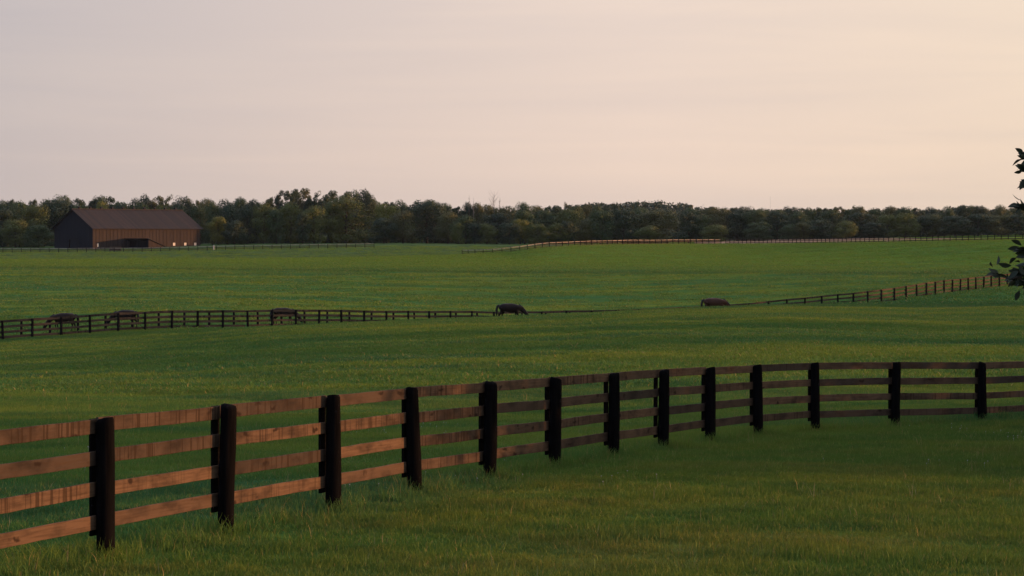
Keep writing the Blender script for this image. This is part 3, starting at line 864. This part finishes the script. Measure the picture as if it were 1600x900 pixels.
# ------------------------------------------------------------------ trees
LEAFM = {  # leaf hues, spread wider to stand for sunlit and shaded crowns
 'dark green': make_leaf('leaves dark green', (0.026, 0.044, 0.022), (0.042, 0.066, 0.027), .12),
 'green': make_leaf('leaves green', (0.044, 0.070, 0.027), (0.068, 0.098, 0.031), .15),
 'olive': make_leaf('leaves olive', (0.078, 0.098, 0.025), (0.120, 0.130, 0.031), .15),
 'yellow-green': make_leaf('leaves yellow green', (0.112, 0.120, 0.024), (0.18, 0.17, 0.032), .2),
 'brownish': make_leaf('leaves brownish', (0.074, 0.082, 0.030), (0.115, 0.114, 0.038), .15),
}
def crown_mesh(name, kind, seed, nleaf, leaf):
    """unit tree: height 1, half-width about 0.5; leaf clumps as many small faces"""
    rr = np.random.default_rng(seed)
    blobs = []
    def lumps(n, zc, rz, rxy, r0, r1, zmin=0.05):
        for i in range(n):
            v = rr.normal(size=3); v /= np.linalg.norm(v)
            if v[2] < -.75: v[2] = abs(v[2])
            q = rr.uniform(.78, 1.0)
            blobs.append((v[0]*rxy*q, v[1]*rxy*q, max(zmin, zc + v[2]*rz*q), rr.uniform(r0, r1)))
    if kind == 'round':
        lumps(19, .57, .29, .31, .13, .23); blobs.append((0, 0, .56, .22)); blobs.append((0, 0, .3, .2))
        lumps(10, .2, .14, .30, .10, .15)
    elif kind == 'skirt':
        lumps(22, .48, .36, .32, .13, .23); blobs.append((0, 0, .5, .22)); blobs.append((0, 0, .25, .25))
        lumps(12, .14, .1, .36, .10, .15)
    elif kind == 'tall':
        lumps(40, .52, .38, .30, .08, .14); blobs.append((0, 0, .5, .22)); blobs.append((0, 0, .25, .2))
        lumps(8, .15, .1, .28, .10, .15)
    elif kind == 'open':
        for i in range(13):
            a = rr.uniform(0, 6.28); q = .40 * math.sqrt(rr.uniform(.02, 1))
            z = .88 - 1.1 * q * q - rr.uniform(0, .2)
            x0, y0 = q*math.cos(a), q*math.sin(a); r_ = rr.uniform(.09, .14)
            for k in range(4): blobs.append((x0 + rr.normal()*.055, y0 + rr.normal()*.055, z + rr.normal()*.02, r_ * rr.uniform(.5, .9)))
        lumps(22, .36, .26, .33, .10, .17)
    blobs = np.array(blobs)
    wts = blobs[:, 3]**2; wts /= wts.sum()
    bi = rr.choice(len(blobs), nleaf, p=wts)
    dirs = rr.normal(size=(nleaf, 3)); dirs /= np.linalg.norm(dirs, axis=1)[:, None]
    rad = blobs[bi, 3] * (0.60 + 0.42 * rr.random(nleaf)**0.6)
    # ragged twigs poking out
    out = rr.random(nleaf) < .05; rad = np.where(out, rad * rr.uniform(1.0, 1.22, nleaf), rad)
    c = blobs[bi, :3] + dirs * rad[:, None] * np.array([1, 1, .62 if kind == 'open' else .8])
    c[:, 2] = np.clip(c[:, 2], 0.015, None)
    nn = dirs + rr.normal(size=(nleaf, 3)) * .24; nn /= np.linalg.norm(nn, axis=1)[:, None]
    t = np.cross(nn, rr.normal(size=(nleaf, 3))); t /= np.linalg.norm(t, axis=1)[:, None]; s = np.cross(nn, t)
    L = leaf * rr.uniform(.6, 1.35, nleaf)[:, None]; Wd = L * rr.uniform(.55, .9, nleaf)[:, None]
    V = np.stack([c - t*L, c - s*Wd + t*L*.1, c + t*L, c + s*Wd + t*L*.1], 1).reshape(-1, 3)
    fc = np.arange(nleaf * 4).reshape(-1, 4)
    return mesh_np(name, V, fc, None), blobs
def trunk_mesh(name, blobs, seed):
    rr = random.Random(seed); bm = bmesh.new()
    add_tube(bm, [(0,0,-.03),(0,0,.02),(rr.uniform(-.01,.01),0,.2),(rr.uniform(-.02,.02),0,.45),(rr.uniform(-.02,.02),0,.75)], [.034,.024,.019,.014,.005], 8)
    for b_ in list(blobs)[:9]:
        z0 = max(.12, b_[2] * .55); r_ = .010
        add_tube(bm, [(0,0,z0), (b_[0]*.5, b_[1]*.5, (z0 + b_[2])*.5 - .01), (b_[0], b_[1], b_[2])], [r_, r_*.7, r_*.3], 5)
    return bm_mesh(name, bm, MT['bark'], True)
VAR = {}
for kind, n, nl in (('round', 5, 7000), ('skirt', 5, 7500), ('tall', 3, 6500), ('open', 4, 6500)):
    VAR[kind] = []
    for k in range(n):
        cm, bl = crown_mesh('crown', kind, 100 + 17*k + len(kind)*7, nl, 0.0155)
        VAR[kind].append((cm, trunk_mesh('trunk', bl, k)))

def put_tree(u, row, wpx, d, kind, colr, label, group, name='tree', X=None, h=None, w=None, var=None):
    if X is None: p = at(u, HROW, d)
    else: p = Vector((X, d, 0))
    z = gz(p.x, p.y); p.z = z
    if h is None: h = at(u, row, d).z - z
    if w is None: w = wpx * d / F
    root = empty(name, p, random.uniform(0, 6.28)); tag(root, label, 'tree', group)
    cm, tm = VAR[kind][random.randrange(len(VAR[kind])) if var is None else var]
    for nm, me in (('trunk', tm), ('crown', cm)):
        o = obj(nm, me, root); o.scale = (w*1.04, w*1.04, h / 1.0)
        if nm == 'crown':
            if not me.materials: me.materials.append(LEAFM[colr])
            o.material_slots[0].link = 'OBJECT'; o.material_slots[0].material = LEAFM[colr]
    return root

FRONT = [  # column, top row, width, colour, kind
 (-95,322,60,'dark green','round'),(-50,330,55,'green','skirt'),(-18,318,50,'dark green','round'),
 (4,322,46,'dark green','round'),(24,338,44,'olive','skirt'),(30,311,44,'green','round'),(53,316,52,'olive','round'),(60,348,44,'green','skirt'),
 (94,308,58,'dark green','round'),(124,316,36,'green','round'),(161,311,30,'yellow-green','round'),(190,314,40,'dark green','round'),
 (218,313,42,'green','round'),(252,317,36,'olive','round'),(282,314,46,'dark green','skirt'),(312,314,40,'green','skirt'),
 (341,334,34,'yellow-green','skirt'),(332,312,36,'green','round'),(356,318,44,'dark green','round'),(366,340,40,'dark green','skirt'),(386,316,44,'dark green','skirt'),
 (412,312,44,'olive','skirt'),(432,322,34,'green','tall'),(455,312,42,'olive','skirt'),(473,330,30,'dark green','tall'),(491,317,44,'olive','skirt'),
 (541,299,88,'olive','skirt'),(520,312,40,'olive','tall'),(600,337,46,'dark green','skirt'),(604,315,46,'yellow-green','round'),(630,324,50,'brownish','skirt'),
 (667,308,66,'dark green','skirt'),(700,326,44,'brownish','skirt'),(716,345,22,'olive','skirt'),
 (728,332,44,'green','skirt'),(742,345,32,'dark green','skirt'),(761,346,34,'olive','skirt'),(776,330,52,'dark green','round'),(796,345,40,'dark green','skirt'),
 (813,340,30,'yellow-green','round'),(820,326,44,'green','round'),(840,347,36,'olive','skirt'),(850,325,42,'green','round'),(873,345,38,'olive','skirt'),(890,324,42,'olive','round'),(886,342,34,'dark green','skirt'),
 (914,337,34,'brownish','skirt'),(938,323,46,'green','skirt'),(974,321,56,'dark green','skirt'),(1028,323,74,'brownish','skirt'),(1012,350,42,'olive','skirt'),(1076,325,50,'dark green','skirt'),(1097,332,40,'green','skirt'),
 (1120,320,50,'brownish','round'),(1117,348,42,'olive','skirt'),(1152,327,44,'dark green','skirt'),(1186,344,44,'green','skirt'),(1178,325,46,'green','round'),
 (1214,327,50,'dark green','round'),(1232,348,32,'green','skirt'),(1256,345,36,'brownish','skirt'),(1250,328,44,'green','round'),(1282,340,48,'dark green','skirt'),
 (1300,325,48,'green','round'),(1321,342,38,'olive','skirt'),(1346,328,56,'dark green','skirt'),(1386,332,38,'olive','skirt'),(1366,345,40,'dark green','skirt'),(1415,329,42,'olive','skirt'),
 (1450,331,58,'dark green','skirt'),(1458,333,30,'brownish','round'),(1492,334,52,'dark green','skirt'),(1528,331,52,'dark green','skirt'),(1560,333,48,'brownish','skirt'),(1594,332,54,'dark green','skirt'),
 (1640,330,60,'green','skirt'),(1695,328,60,'dark green','skirt')]
BACK = [
 (-80,308,60,'round'),(-30,306,50,'round'),(2,310,36,'round'),(23,302,26,'open'),(57,302,24,'open'),(75,308,30,'round'),(98,301,36,'round'),(121,300,30,'open'),(140,297,26,'open'),(156,302,24,'round'),(172,297,28,'open'),
 (192,302,26,'open'),(212,306,30,'round'),(228,300,28,'round'),(249,296,34,'open'),(264,297,30,'open'),(288,303,34,'round'),(305,304,30,'open'),(325,307,34,'round'),(350,308,40,'round'),(376,305,30,'round'),(398,309,34,'round'),
 (409,304,18,'open'),(428,295,30,'open'),(446,289,28,'open'),(458,287,26,'open'),(474,285.5,28,'open'),(493,291,22,'open'),(502,295,20,'open'),(517,289.5,28,'open'),(540,291,26,'open'),(556,293,30,'round'),(569,292.5,32,'round'),
 (583,306,34,'round'),(608,309,24,'open'),(624,309,30,'round'),(646,306.5,34,'open'),(672,308,34,'round'),(690,314,40,'round'),(712,312,26,'open'),(733,313,26,'round'),(748,314,24,'round'),(765,317,40,'round'),(790,319,40,'round'),
 (819,313,32,'round'),(840,318,30,'round'),(852,311,20,'open'),(868,318,30,'round'),(883,310,26,'open'),(900,317,30,'round'),(917,316,28,'round'),(935,319,30,'round'),(946,319,26,'round'),(963,316,24,'round'),(1000,322,40,'round'),
 (1040,324,44,'round'),(1080,322,40,'round'),(1108,318,34,'open'),(1145,319,26,'open'),(1164,320,36,'round'),(1188,323,40,'round'),(1218,325,40,'round'),(1228,320,12,'round'),(1244,321,28,'round'),(1262,322,24,'round'),(1275,318,28,'open'),(1289,319,26,'open'),
 (1308,318,24,'open'),(1330,316,22,'open'),(1343,320,28,'round'),(1368,323,40,'round'),(1392,320,34,'round'),(1412,321,30,'round'),(1430,319,30,'open'),(1452,321,34,'round'),(1478,320,30,'round'),(1505,318,20,'round'),(1518,319,20,'round'),
 (1532,319,26,'round'),(1560,318,36,'round'),(1590,319,36,'round'),(1630,318,44,'round'),(1680,318,44,'round')]
ORDS = ['first','second','third','fourth','fifth','sixth','seventh','eighth','ninth','tenth','eleventh','twelfth','thirteenth','fourteenth','fifteenth','sixteenth','seventeenth','eighteenth','nineteenth','twentieth']
ZONES = [(-999,85,'left of the barn',-1),(85,316,'above the barn roof',1),(316,515,'between barn and big olive tree',1),(515,700,'around the big olive tree',1),(700,900,'near the bare dead trees',1),(900,1131,'above the sunlit fence',1),(1131,1320,'right of the fence corner',1),(1320,1490,'above the stubble strip',1),(1490,9999,'beyond the stubble strip',1)]
def zone_labels(us, rowname):
    lab = {}
    for a, b_, phrase, sg in ZONES:
        ids = [i for i, u in enumerate(us) if a <= u < b_]
        ids.sort(key=lambda i: us[i] * sg)
        for k, i in enumerate(ids):
            lab[i] = f'{ORDS[k]} {rowname} tree {phrase}, ' + ('counting leftwards' if sg < 0 else 'from the left')
    return lab
fl = zone_labels([f[0] for f in FRONT], 'front-row')
for i, (u, row, w, c, k) in enumerate(FRONT):
    shape = 'broad' if w >= 52 else ('low' if row > 335 else 'rounded')
    d = 706 - (row - 310) * 0.5 + random.uniform(-4, 4)
    if 80 < u < 322: d = max(d, 716)
    put_tree(u, row, w * 1.22, d, k, c, 'big broad olive tree with rounded crown, largest in the front row' if u == 541 else f'{shape} {c} {fl[i]}', 'trees along the edge of the wood')
bl_ = zone_labels([f[0] for f in BACK], 'skyline')
for i, (u, row, w, k) in enumerate(BACK):
    c = random.choice(['dark green', 'green', 'dark green', 'green', 'brownish'])
    shape = 'open airy' if k == 'open' else 'dense'
    w = max(w, 33) if 0 < u < 700 else max(w, 27)
    put_tree(u, row, w * (1.22 if k == 'round' else 1.15), 775 + random.uniform(-12, 25), k, c, f'{shape} {c} {bl_[i]}', 'skyline trees of the wood')

# bare dead trees rising over the wood
def bare_tree(u, row, d, label, spread):
    p = at(u, HROW, d); p.z = gz(p.x, p.y); h = at(u, row, d).z - p.z
    root = empty('bare_tree', p); tag(root, label, 'tree', 'bare trees over the wood')
    bm = bmesh.new(); add_tube(bm, [(0,0,-.2),(0.1,0,h*.4),(-.1,.1,h*.75),(0.05,0,h)], [.24,.13,.07,.02], 7)
    obj('trunk', bm_mesh('trunk', bm, MT['bare'], True), root)
    bm = bmesh.new()
    for k in range(22):
        z0 = h * random.uniform(.55, .92); a = random.uniform(0, 6.28); l = spread * random.uniform(.4, 1)
        q = Vector((math.cos(a)*l, math.sin(a)*l, z0 + l*1.4))
        add_tube(bm, [(0,0,z0), (q.x*.6, q.y*.6, z0 + l*.6), q], [.045,.03,.012], 5)
    obj('branches', bm_mesh('branches', bm, MT['bare'], True), root)
bare_tree(772, 299, 770, 'tallest bare dead tree standing up out of the middle of the wood', 2.2)
bare_tree(781, 307, 775, 'thin bare snag just right of the tallest bare dead tree', .7)
bare_tree(733, 305, 775, 'thin bare pole tree, leftmost of the bare ones over the wood', .5)
bare_tree(740, 309, 772, 'short bare snag between the leftmost bare pole and the tallest bare tree', .5)
# slender mast far behind
p = at(1203.5, HROW, 1200); p.z = gz(p.x, p.y); hm = at(1203.5, 306, 1200).z - p.z
mr = empty('radio_mast', p); tag(mr, 'hair-thin distant radio mast above the wood right of centre', 'mast')
bm = bmesh.new(); add_tube(bm, [(0,0,0),(0,0,hm)], [.07,.04], 6); obj('pole', bm_mesh('pole', bm, MT['palegrey']), mr)
bm = bmesh.new()
for k in range(4): add_box(bm, (0, 0, hm*(.6 + .1*k)), (.5, .04, .04))
obj('crossbar', bm_mesh('crossbar', bm, MT['palegrey']), mr)

# far-off woods behind, reading as one mass
def far_wood(name, line, d, n, leaf, mat, depth):
    us = np.linspace(line[0][0], line[-1][0], 400)
    rr = np.random.default_rng(5)
    lx = np.array([p_[0] for p_ in line]); lr = np.array([p_[1] for p_ in line])
    nb = 330
    C = []
    for k in range(nb):
        u = rr.uniform(lx[0], lx[-1]); dd = d + rr.uniform(0, depth); r_ = np.interp(u, lx, lr) + rr.uniform(-.6, 2.5)
        top = at(u, r_, dd); g = gz(top.x, top.y); H_ = max(4, top.z - g)
        for q in range(5):
            rad = rr.uniform(3.0, 5.5)
            C.append((top.x + rr.normal(0, 4), top.y + rr.normal(0, 4), g + (H_ - rad) * (q + 1) / 5 , rad))
    C = np.array(C); bi = rr.integers(0, len(C), n)
    dirs = rr.normal(size=(n, 3)); dirs /= np.linalg.norm(dirs, axis=1)[:, None]
    c = C[bi, :3] + dirs * (C[bi, 3] * rr.uniform(.6, 1.05, n))[:, None]
    t = np.cross(dirs + rr.normal(size=(n,3))*.5, rr.normal(size=(n, 3))); t /= np.linalg.norm(t, axis=1)[:, None]
    s = np.cross(dirs, t); s /= np.linalg.norm(s, axis=1)[:, None]
    L = leaf * rr.uniform(.6, 1.3, n)[:, None]
    V = np.stack([c - t*L, c - s*L*.7, c + t*L, c + s*L*.7], 1).reshape(-1, 3)
    o = obj(name, mesh_np(name, V, np.arange(n*4).reshape(-1, 4), mat)); o['kind'] = 'stuff'
far_wood('wood_behind', [(-150,317),(400,319),(600,321),(800,327),(1000,330),(1200,334),(1400,334),(1700,332)], 830, 170000, .75, LEAFM['dark green'], 60)
far_wood('distant_wood', [(880,321),(930,316),(960,317),(985,315),(1008,311.5),(1025,314),(1045,314),(1065,317),(1095,322),(1150,326),(1250,326),(1300,325),(1400,326),(1490,325),(1500,320),(1520,320),(1530,326),(1600,326),(1700,326)], 1500, 60000, 1.1, LEAFM['dark green'], 120)

def undergrowth():
    rr = np.random.default_rng(9); n = 90000
    us = rr.uniform(-170, 1760, 520); dd = np.where((us > 60) & (us < 330), 735, 718) + rr.uniform(-4, 26, 520)
    X = (us - 800) / F * dd; g = ground_z(X, dd); Hh = rr.uniform(2.2, 5.5, 520)
    bi = rr.integers(0, 520, n)
    dirs = rr.normal(size=(n, 3)); dirs /= np.linalg.norm(dirs, axis=1)[:, None]
    q = rr.uniform(.6, 1.05, n)[:, None]
    c = np.stack([X, dd, g + Hh * .42], 1)[bi] + dirs * np.stack([Hh * .8, Hh * .7, Hh * .55], 1)[bi] * q
    c[:, 2] = np.maximum(c[:, 2], g[bi] + .1)
    t = np.cross(dirs + rr.normal(size=(n, 3)) * .5, rr.normal(size=(n, 3))); t /= np.linalg.norm(t, axis=1)[:, None]
    s_ = np.cross(dirs, t); s_ /= np.linalg.norm(s_, axis=1)[:, None]
    L = .42 * rr.uniform(.6, 1.3, n)[:, None]
    V = np.stack([c - t*L, c - s_*L*.7, c + t*L, c + s_*L*.7], 1).reshape(-1, 3)
    o = obj('undergrowth', mesh_np('undergrowth', V, np.arange(n*4).reshape(-1, 4), LEAFM['dark green'])); o['kind'] = 'stuff'
undergrowth()

# trees that stand to the right, outside the picture, and shade parts of the pasture
def shade_tree(x, y, h, w, label):
    return put_tree(0, 0, 0, y, 'skirt', 'green', label, 'trees along the right side of the pasture', X=x, h=h, w=w)
TANP = math.tan(R(SUN_PHI))
# (x, depth on the pasture that the tree shades, height, width)
SHADE = [(30, 31.6, 10, 9.5), (37, 34.2, 11, 9), (33, 36.8, 11, 10), (39, 39.6, 12, 10), (31, 42.0, 11, 10), (38, 46.2, 12, 11), (64, 91.5, 13, 15), (76, 106.5, 12, 14), (90, 152, 22, 17), (97, 162, 22, 18), (92, 174, 21, 18), (98, 187, 21, 18), (94, 200, 19, 17), (99, 207, 17, 10)]
for i, (x, yt, h, w) in enumerate(SHADE):
    shade_tree(x, yt + x * TANP, h, w, ORDS[i] + ' leafy tree along the right side of the pasture, counted away from the lawn')

# ------------------------------------------------------------------ leafy branches of the tree at the right edge
def edge_tree():
    d = 33.0
    tx = at(1715, HROW, d); base = Vector((tx.x, d, gz(tx.x, d)))
    root = empty('broadleaf_tree', base); tag(root, 'dark large-leaved tree at the right edge, only branch tips reaching into view', 'tree')
    loc = lambda px, row, dd=0.0: at(px + 7, row, d + dd) - base
    bm = bmesh.new()
    top = loc(1712, 190)
    add_tube(bm, [(0,0,-.2), (0.03,0,1.2), (-.05,.05,2.6), (0.02,0,top.z*.75), tuple(top)], [.13,.10,.08,.055,.02], 10)
    tips = [((1712, 300), (1625, 262), (1597, 245)), ((1712, 310), (1630, 275), (1598, 262)), ((1713, 320), (1635, 292), (1602, 288)),
            ((1713, 360), (1630, 330), (1592, 322)), ((1713, 430), (1640, 405), (1592, 390)), ((1713, 450), (1640, 432), (1588, 425)),
            ((1713, 455), (1630, 445), (1580, 436)), ((1590, 432), (1570, 436), (1548, 428)), ((1713, 470), (1650, 455), (1600, 452)), ((1713, 420), (1650, 380), (1612, 380)),
            ((1713,430),(1645,420),(1600,408)), ((1713,440),(1650,440),(1597,440)), ((1713,400),(1650,395),(1602,398)), ((1713,440),(1660,428),(1606,420)), ((1713,460),(1650,450),(1606,446)), ((1713, 250), (1690, 200), (1670, 160)), ((1713, 330), (1760, 280), (1800, 240)), ((1713, 400), (1780, 380), (1830, 340)), ((1713, 350), (1740, 420), (1790, 440)), ((1713, 280), (1740, 220), (1770, 180))]
    leaves = []
    rr = random.Random(21)
    for a, m_, b_ in tips:
        dd = rr.uniform(-.5, .5)
        A, Mm, B = loc(*a), loc(*m_, dd), loc(*b_, dd)
        add_tube(bm, [A, Mm, B], [.022, .012, .004], 6)
        for k in range(34 if a[0] > 1600 else 6):
            t = rr.uniform(.35, 1.02); p = Mm.lerp(B, (t - .35) / .65)
            leaves.append((p, (B - Mm).normalized(), rr.uniform(.13, .21) * (1 if a[0] > 1600 else .95)))
    # the rest of the crown, to the right of the picture
    for k in range(46):
        z = rr.uniform(1.5, 5.6); a = rr.uniform(-2.0, 2.0); l = rr.uniform(.9, 2.0) * (1.15 - abs(z - 3.2) / 4.2)
        A = Vector((0, 0, z - .35)); B = Vector((max(math.cos(a) * l, -.55) + .25, math.sin(a) * l, z + .25)); Mm = A.lerp(B, .5) + Vector((0, 0, .1))
        add_tube(bm, [A, Mm, B], [.026, .014, .004], 6)
        for q in range(62):
            p = A.lerp(B, rr.uniform(.25, 1.05)) + Vector((rr.gauss(0, .13), rr.gauss(0, .13), rr.gauss(0, .13)))
            if p.x < -2.0: continue
            leaves.append((p, (B - A).normalized(), rr.uniform(.13, .20)))
    # specific tip leaves seen against the sky and the fence
    for px, row, ang, L in [(1592,240,165,.15),(1590,249,190,.17),(1591,259,185,.13),(1590,266,180,.14),(1594,281,225,.17),(1598,291,220,.10),(1589,313,170,.16),(1585,320,190,.17),(1588,327,200,.15),(1592,333,205,.14),
                            (1588,383,170,.17),(1584,386,190,.16),(1580,404,185,.17),(1572,415,175,.19),(1586,410,150,.15),(1545,417,165,.15),(1551,413,70,.14),(1547,428,100,.13),(1578,440,210,.16),(1586,455,230,.17),(1594,450,250,.18),(1576,432,200,.16),(1590,440,180,.18),(1596,430,140,.2),(1583,424,200,.18),(1597,410,200,.18),(1596,395,160,.18)]:
        a = R(ang); leaves.append((loc(px, row, rr.uniform(-.3,.3)), Vector((math.cos(a), rr.uniform(-.4,.4), math.sin(a))), L))
    obj('trunk', bm_mesh('trunk', bm, MT['bark'], True), root)
    V, Fc = [], []
    for p, dirv, L in leaves:
        dv = (dirv + Vector((rr.gauss(0,.28), rr.gauss(0,.4), rr.gauss(0,.3)-.1))).normalized() if dirv else dirv
        sd = dv.cross(Vector((rr.gauss(0,1), rr.gauss(0,1), rr.gauss(0,1)))).normalized(); nn = dv.cross(sd)
        W_ = L * .24; k = len(V)
        prof = [(-.08,.05),(.12,.55),(.38,1.0),(.62,.9),(.84,.45),(1.0,.02)]
        for t, w in prof:
            c = p + dv * (L*t) - nn * (L*.25*t*t)
            V += [c - sd*W_*w + nn*W_*w*.35, c, c + sd*W_*w + nn*W_*w*.35]
        for i in range(len(prof)-1):
            q = k + i*3
            Fc += [(q, q+1, q+4, q+3), (q+1, q+2, q+5, q+4)]
    obj('leaves', mesh_np('leaves', [tuple(v) for v in V], Fc, MT['darkleaf'], True), root)
edge_tree()

# ------------------------------------------------------------------ sky, sun, camera
sd = Vector((math.cos(R(SUN_EL)) * math.cos(R(SUN_PHI)), math.cos(R(SUN_EL)) * math.sin(R(SUN_PHI)), math.sin(R(SUN_EL))))
Ls = bpy.data.lights.new('sun', 'SUN'); Ls.energy = 5.0; Ls.angle = R(0.55); Ls.color = (1.0, 0.48, 0.21)
so = bpy.data.objects.new('sun', Ls); so.rotation_euler = sd.to_track_quat('Z', 'Y').to_euler(); so.location = (60, 20, 40); COL.objects.link(so)

W = bpy.data.worlds.new('World'); S.world = W; W.use_nodes = True
nt = W.node_tree; nt.nodes.clear(); b = NB(nt)
out = b.n('ShaderNodeOutputWorld'); bg = b.n('ShaderNodeBackground'); bg.inputs['Strength'].default_value = 0.1
sky = b.n('ShaderNodeTexSky', sky_type='NISHITA'); sky.sun_disc = False
sky.sun_elevation = R(SUN_EL); sky.sun_rotation = math.atan2(sd.x, sd.y)
sky.dust_density = 3.0; sky.air_density = 1.0; sky.ozone_density = 1.5
tc = b.n('ShaderNodeTexCoord').outputs['Generated']
sp = b.n('ShaderNodeSeparateXYZ'); b.l(tc, sp.inputs[0])
# thin high cloud veil that takes the sunset colours: warm towards the sun, greyer away from it
ramp = b.n('ShaderNodeValToRGB'); e = ramp.color_ramp.elements
e[0].position = 0.0; e[0].color = (0.40, 0.43, 0.52, 1)
e[1].position = 1.0; e[1].color = (1.0, 0.72, 0.45, 1)
for pos, colr in ((0.385, (0.55, 0.505, 0.495)), (0.46, (0.70, 0.605, 0.545)), (0.53, (0.80, 0.675, 0.58)), (0.62, (0.83, 0.70, 0.56)), (0.8, (0.96, 0.72, 0.50))):
    q = e.new(pos); q.color = (*colr, 1)
b.l(b.rng(sp.outputs[0], -1, 1), ramp.inputs[0])
el = b.n('ShaderNodeValToRGB'); e = el.color_ramp.elements
e[0].position = 0.0; e[0].color = (0.89, 0.855, 0.835, 1)
e[1].position = 1.0; e[1].color = (1.10, 1.32, 1.72, 1)
for pos, colr in ((0.03, (0.945, 0.905, 0.885)), (0.06, (0.955, 0.925, 0.92)), (0.12, (0.965, 0.95, 0.96)), (0.35, (1.02, 1.14, 1.36))):
    q = e.new(pos); q.color = (*colr, 1)
b.l(sp.outputs[2], el.inputs[0])
veil = b.mix(1.0, ramp.outputs[0], el.outputs[0], 'MULTIPLY')
wisp = b.noise(b.scale(tc, (1.3, 1.3, 22.0)), 2.0, 5, 0.55, 0.5)
veil = b.mix(1.0, veil, b.mix(b.rng(wisp, 0.3, 0.7), (0.93, 0.93, 0.955, 1), (1.05, 1.025, 1.0, 1)), 'MULTIPLY')
veil = b.mix(1.0, veil, b.mix(b.rng(sp.outputs[1], -0.45, 0.55), (0.66, 0.82, 1.12, 1), (1.06, 1.05, 1.05, 1)), 'MULTIPLY')
vs = b.n('ShaderNodeVectorMath', operation='SCALE'); b.l(veil, vs.inputs[0]); vs.inputs['Scale'].default_value = 10.0
skyc = b.mix(0.85, sky.outputs[0], vs.outputs[0])
b.l(skyc, bg.inputs['Color']); b.l(bg.outputs[0], out.inputs['Surface'])

# evening air: one closed box of thin, even haze round the camera and the whole scene
def build_haze():
    m, nt, out = new_mat('evening haze')
    v = nt.nodes.new('ShaderNodeVolumePrincipled'); v.inputs['Color'].default_value = (0.70, 0.82, 1.0, 1)
    v.inputs['Density'].default_value = HAZE; v.inputs['Anisotropy'].default_value = 0.2
    nt.links.new(v.outputs[0], out.inputs['Volume'])
    bm = bmesh.new(); add_box(bm, (0, 3300, 22), (9000, 7200, 90))
    o = obj('haze', bm_mesh('haze', bm, m)); o['kind'] = 'stuff'
HAZE = 0.00002
if HAZE: build_haze()

cam = bpy.data.cameras.new('camera'); cam.lens = 36 * F / 1600; cam.sensor_width = 36; cam.clip_start = 0.1; cam.clip_end = 20000
co = bpy.data.objects.new('camera', cam); co.location = (0, 0, EYE); co.rotation_euler = (math.pi/2 - PITCH, 0, 0); COL.objects.link(co)
S.camera = co
S.view_settings.view_transform = 'Standard'; S.view_settings.look = 'None'; S.view_settings.exposure = 0.28; S.view_settings.gamma = 1
S.cycles.max_bounces = 6; S.cycles.transparent_max_bounces = 4
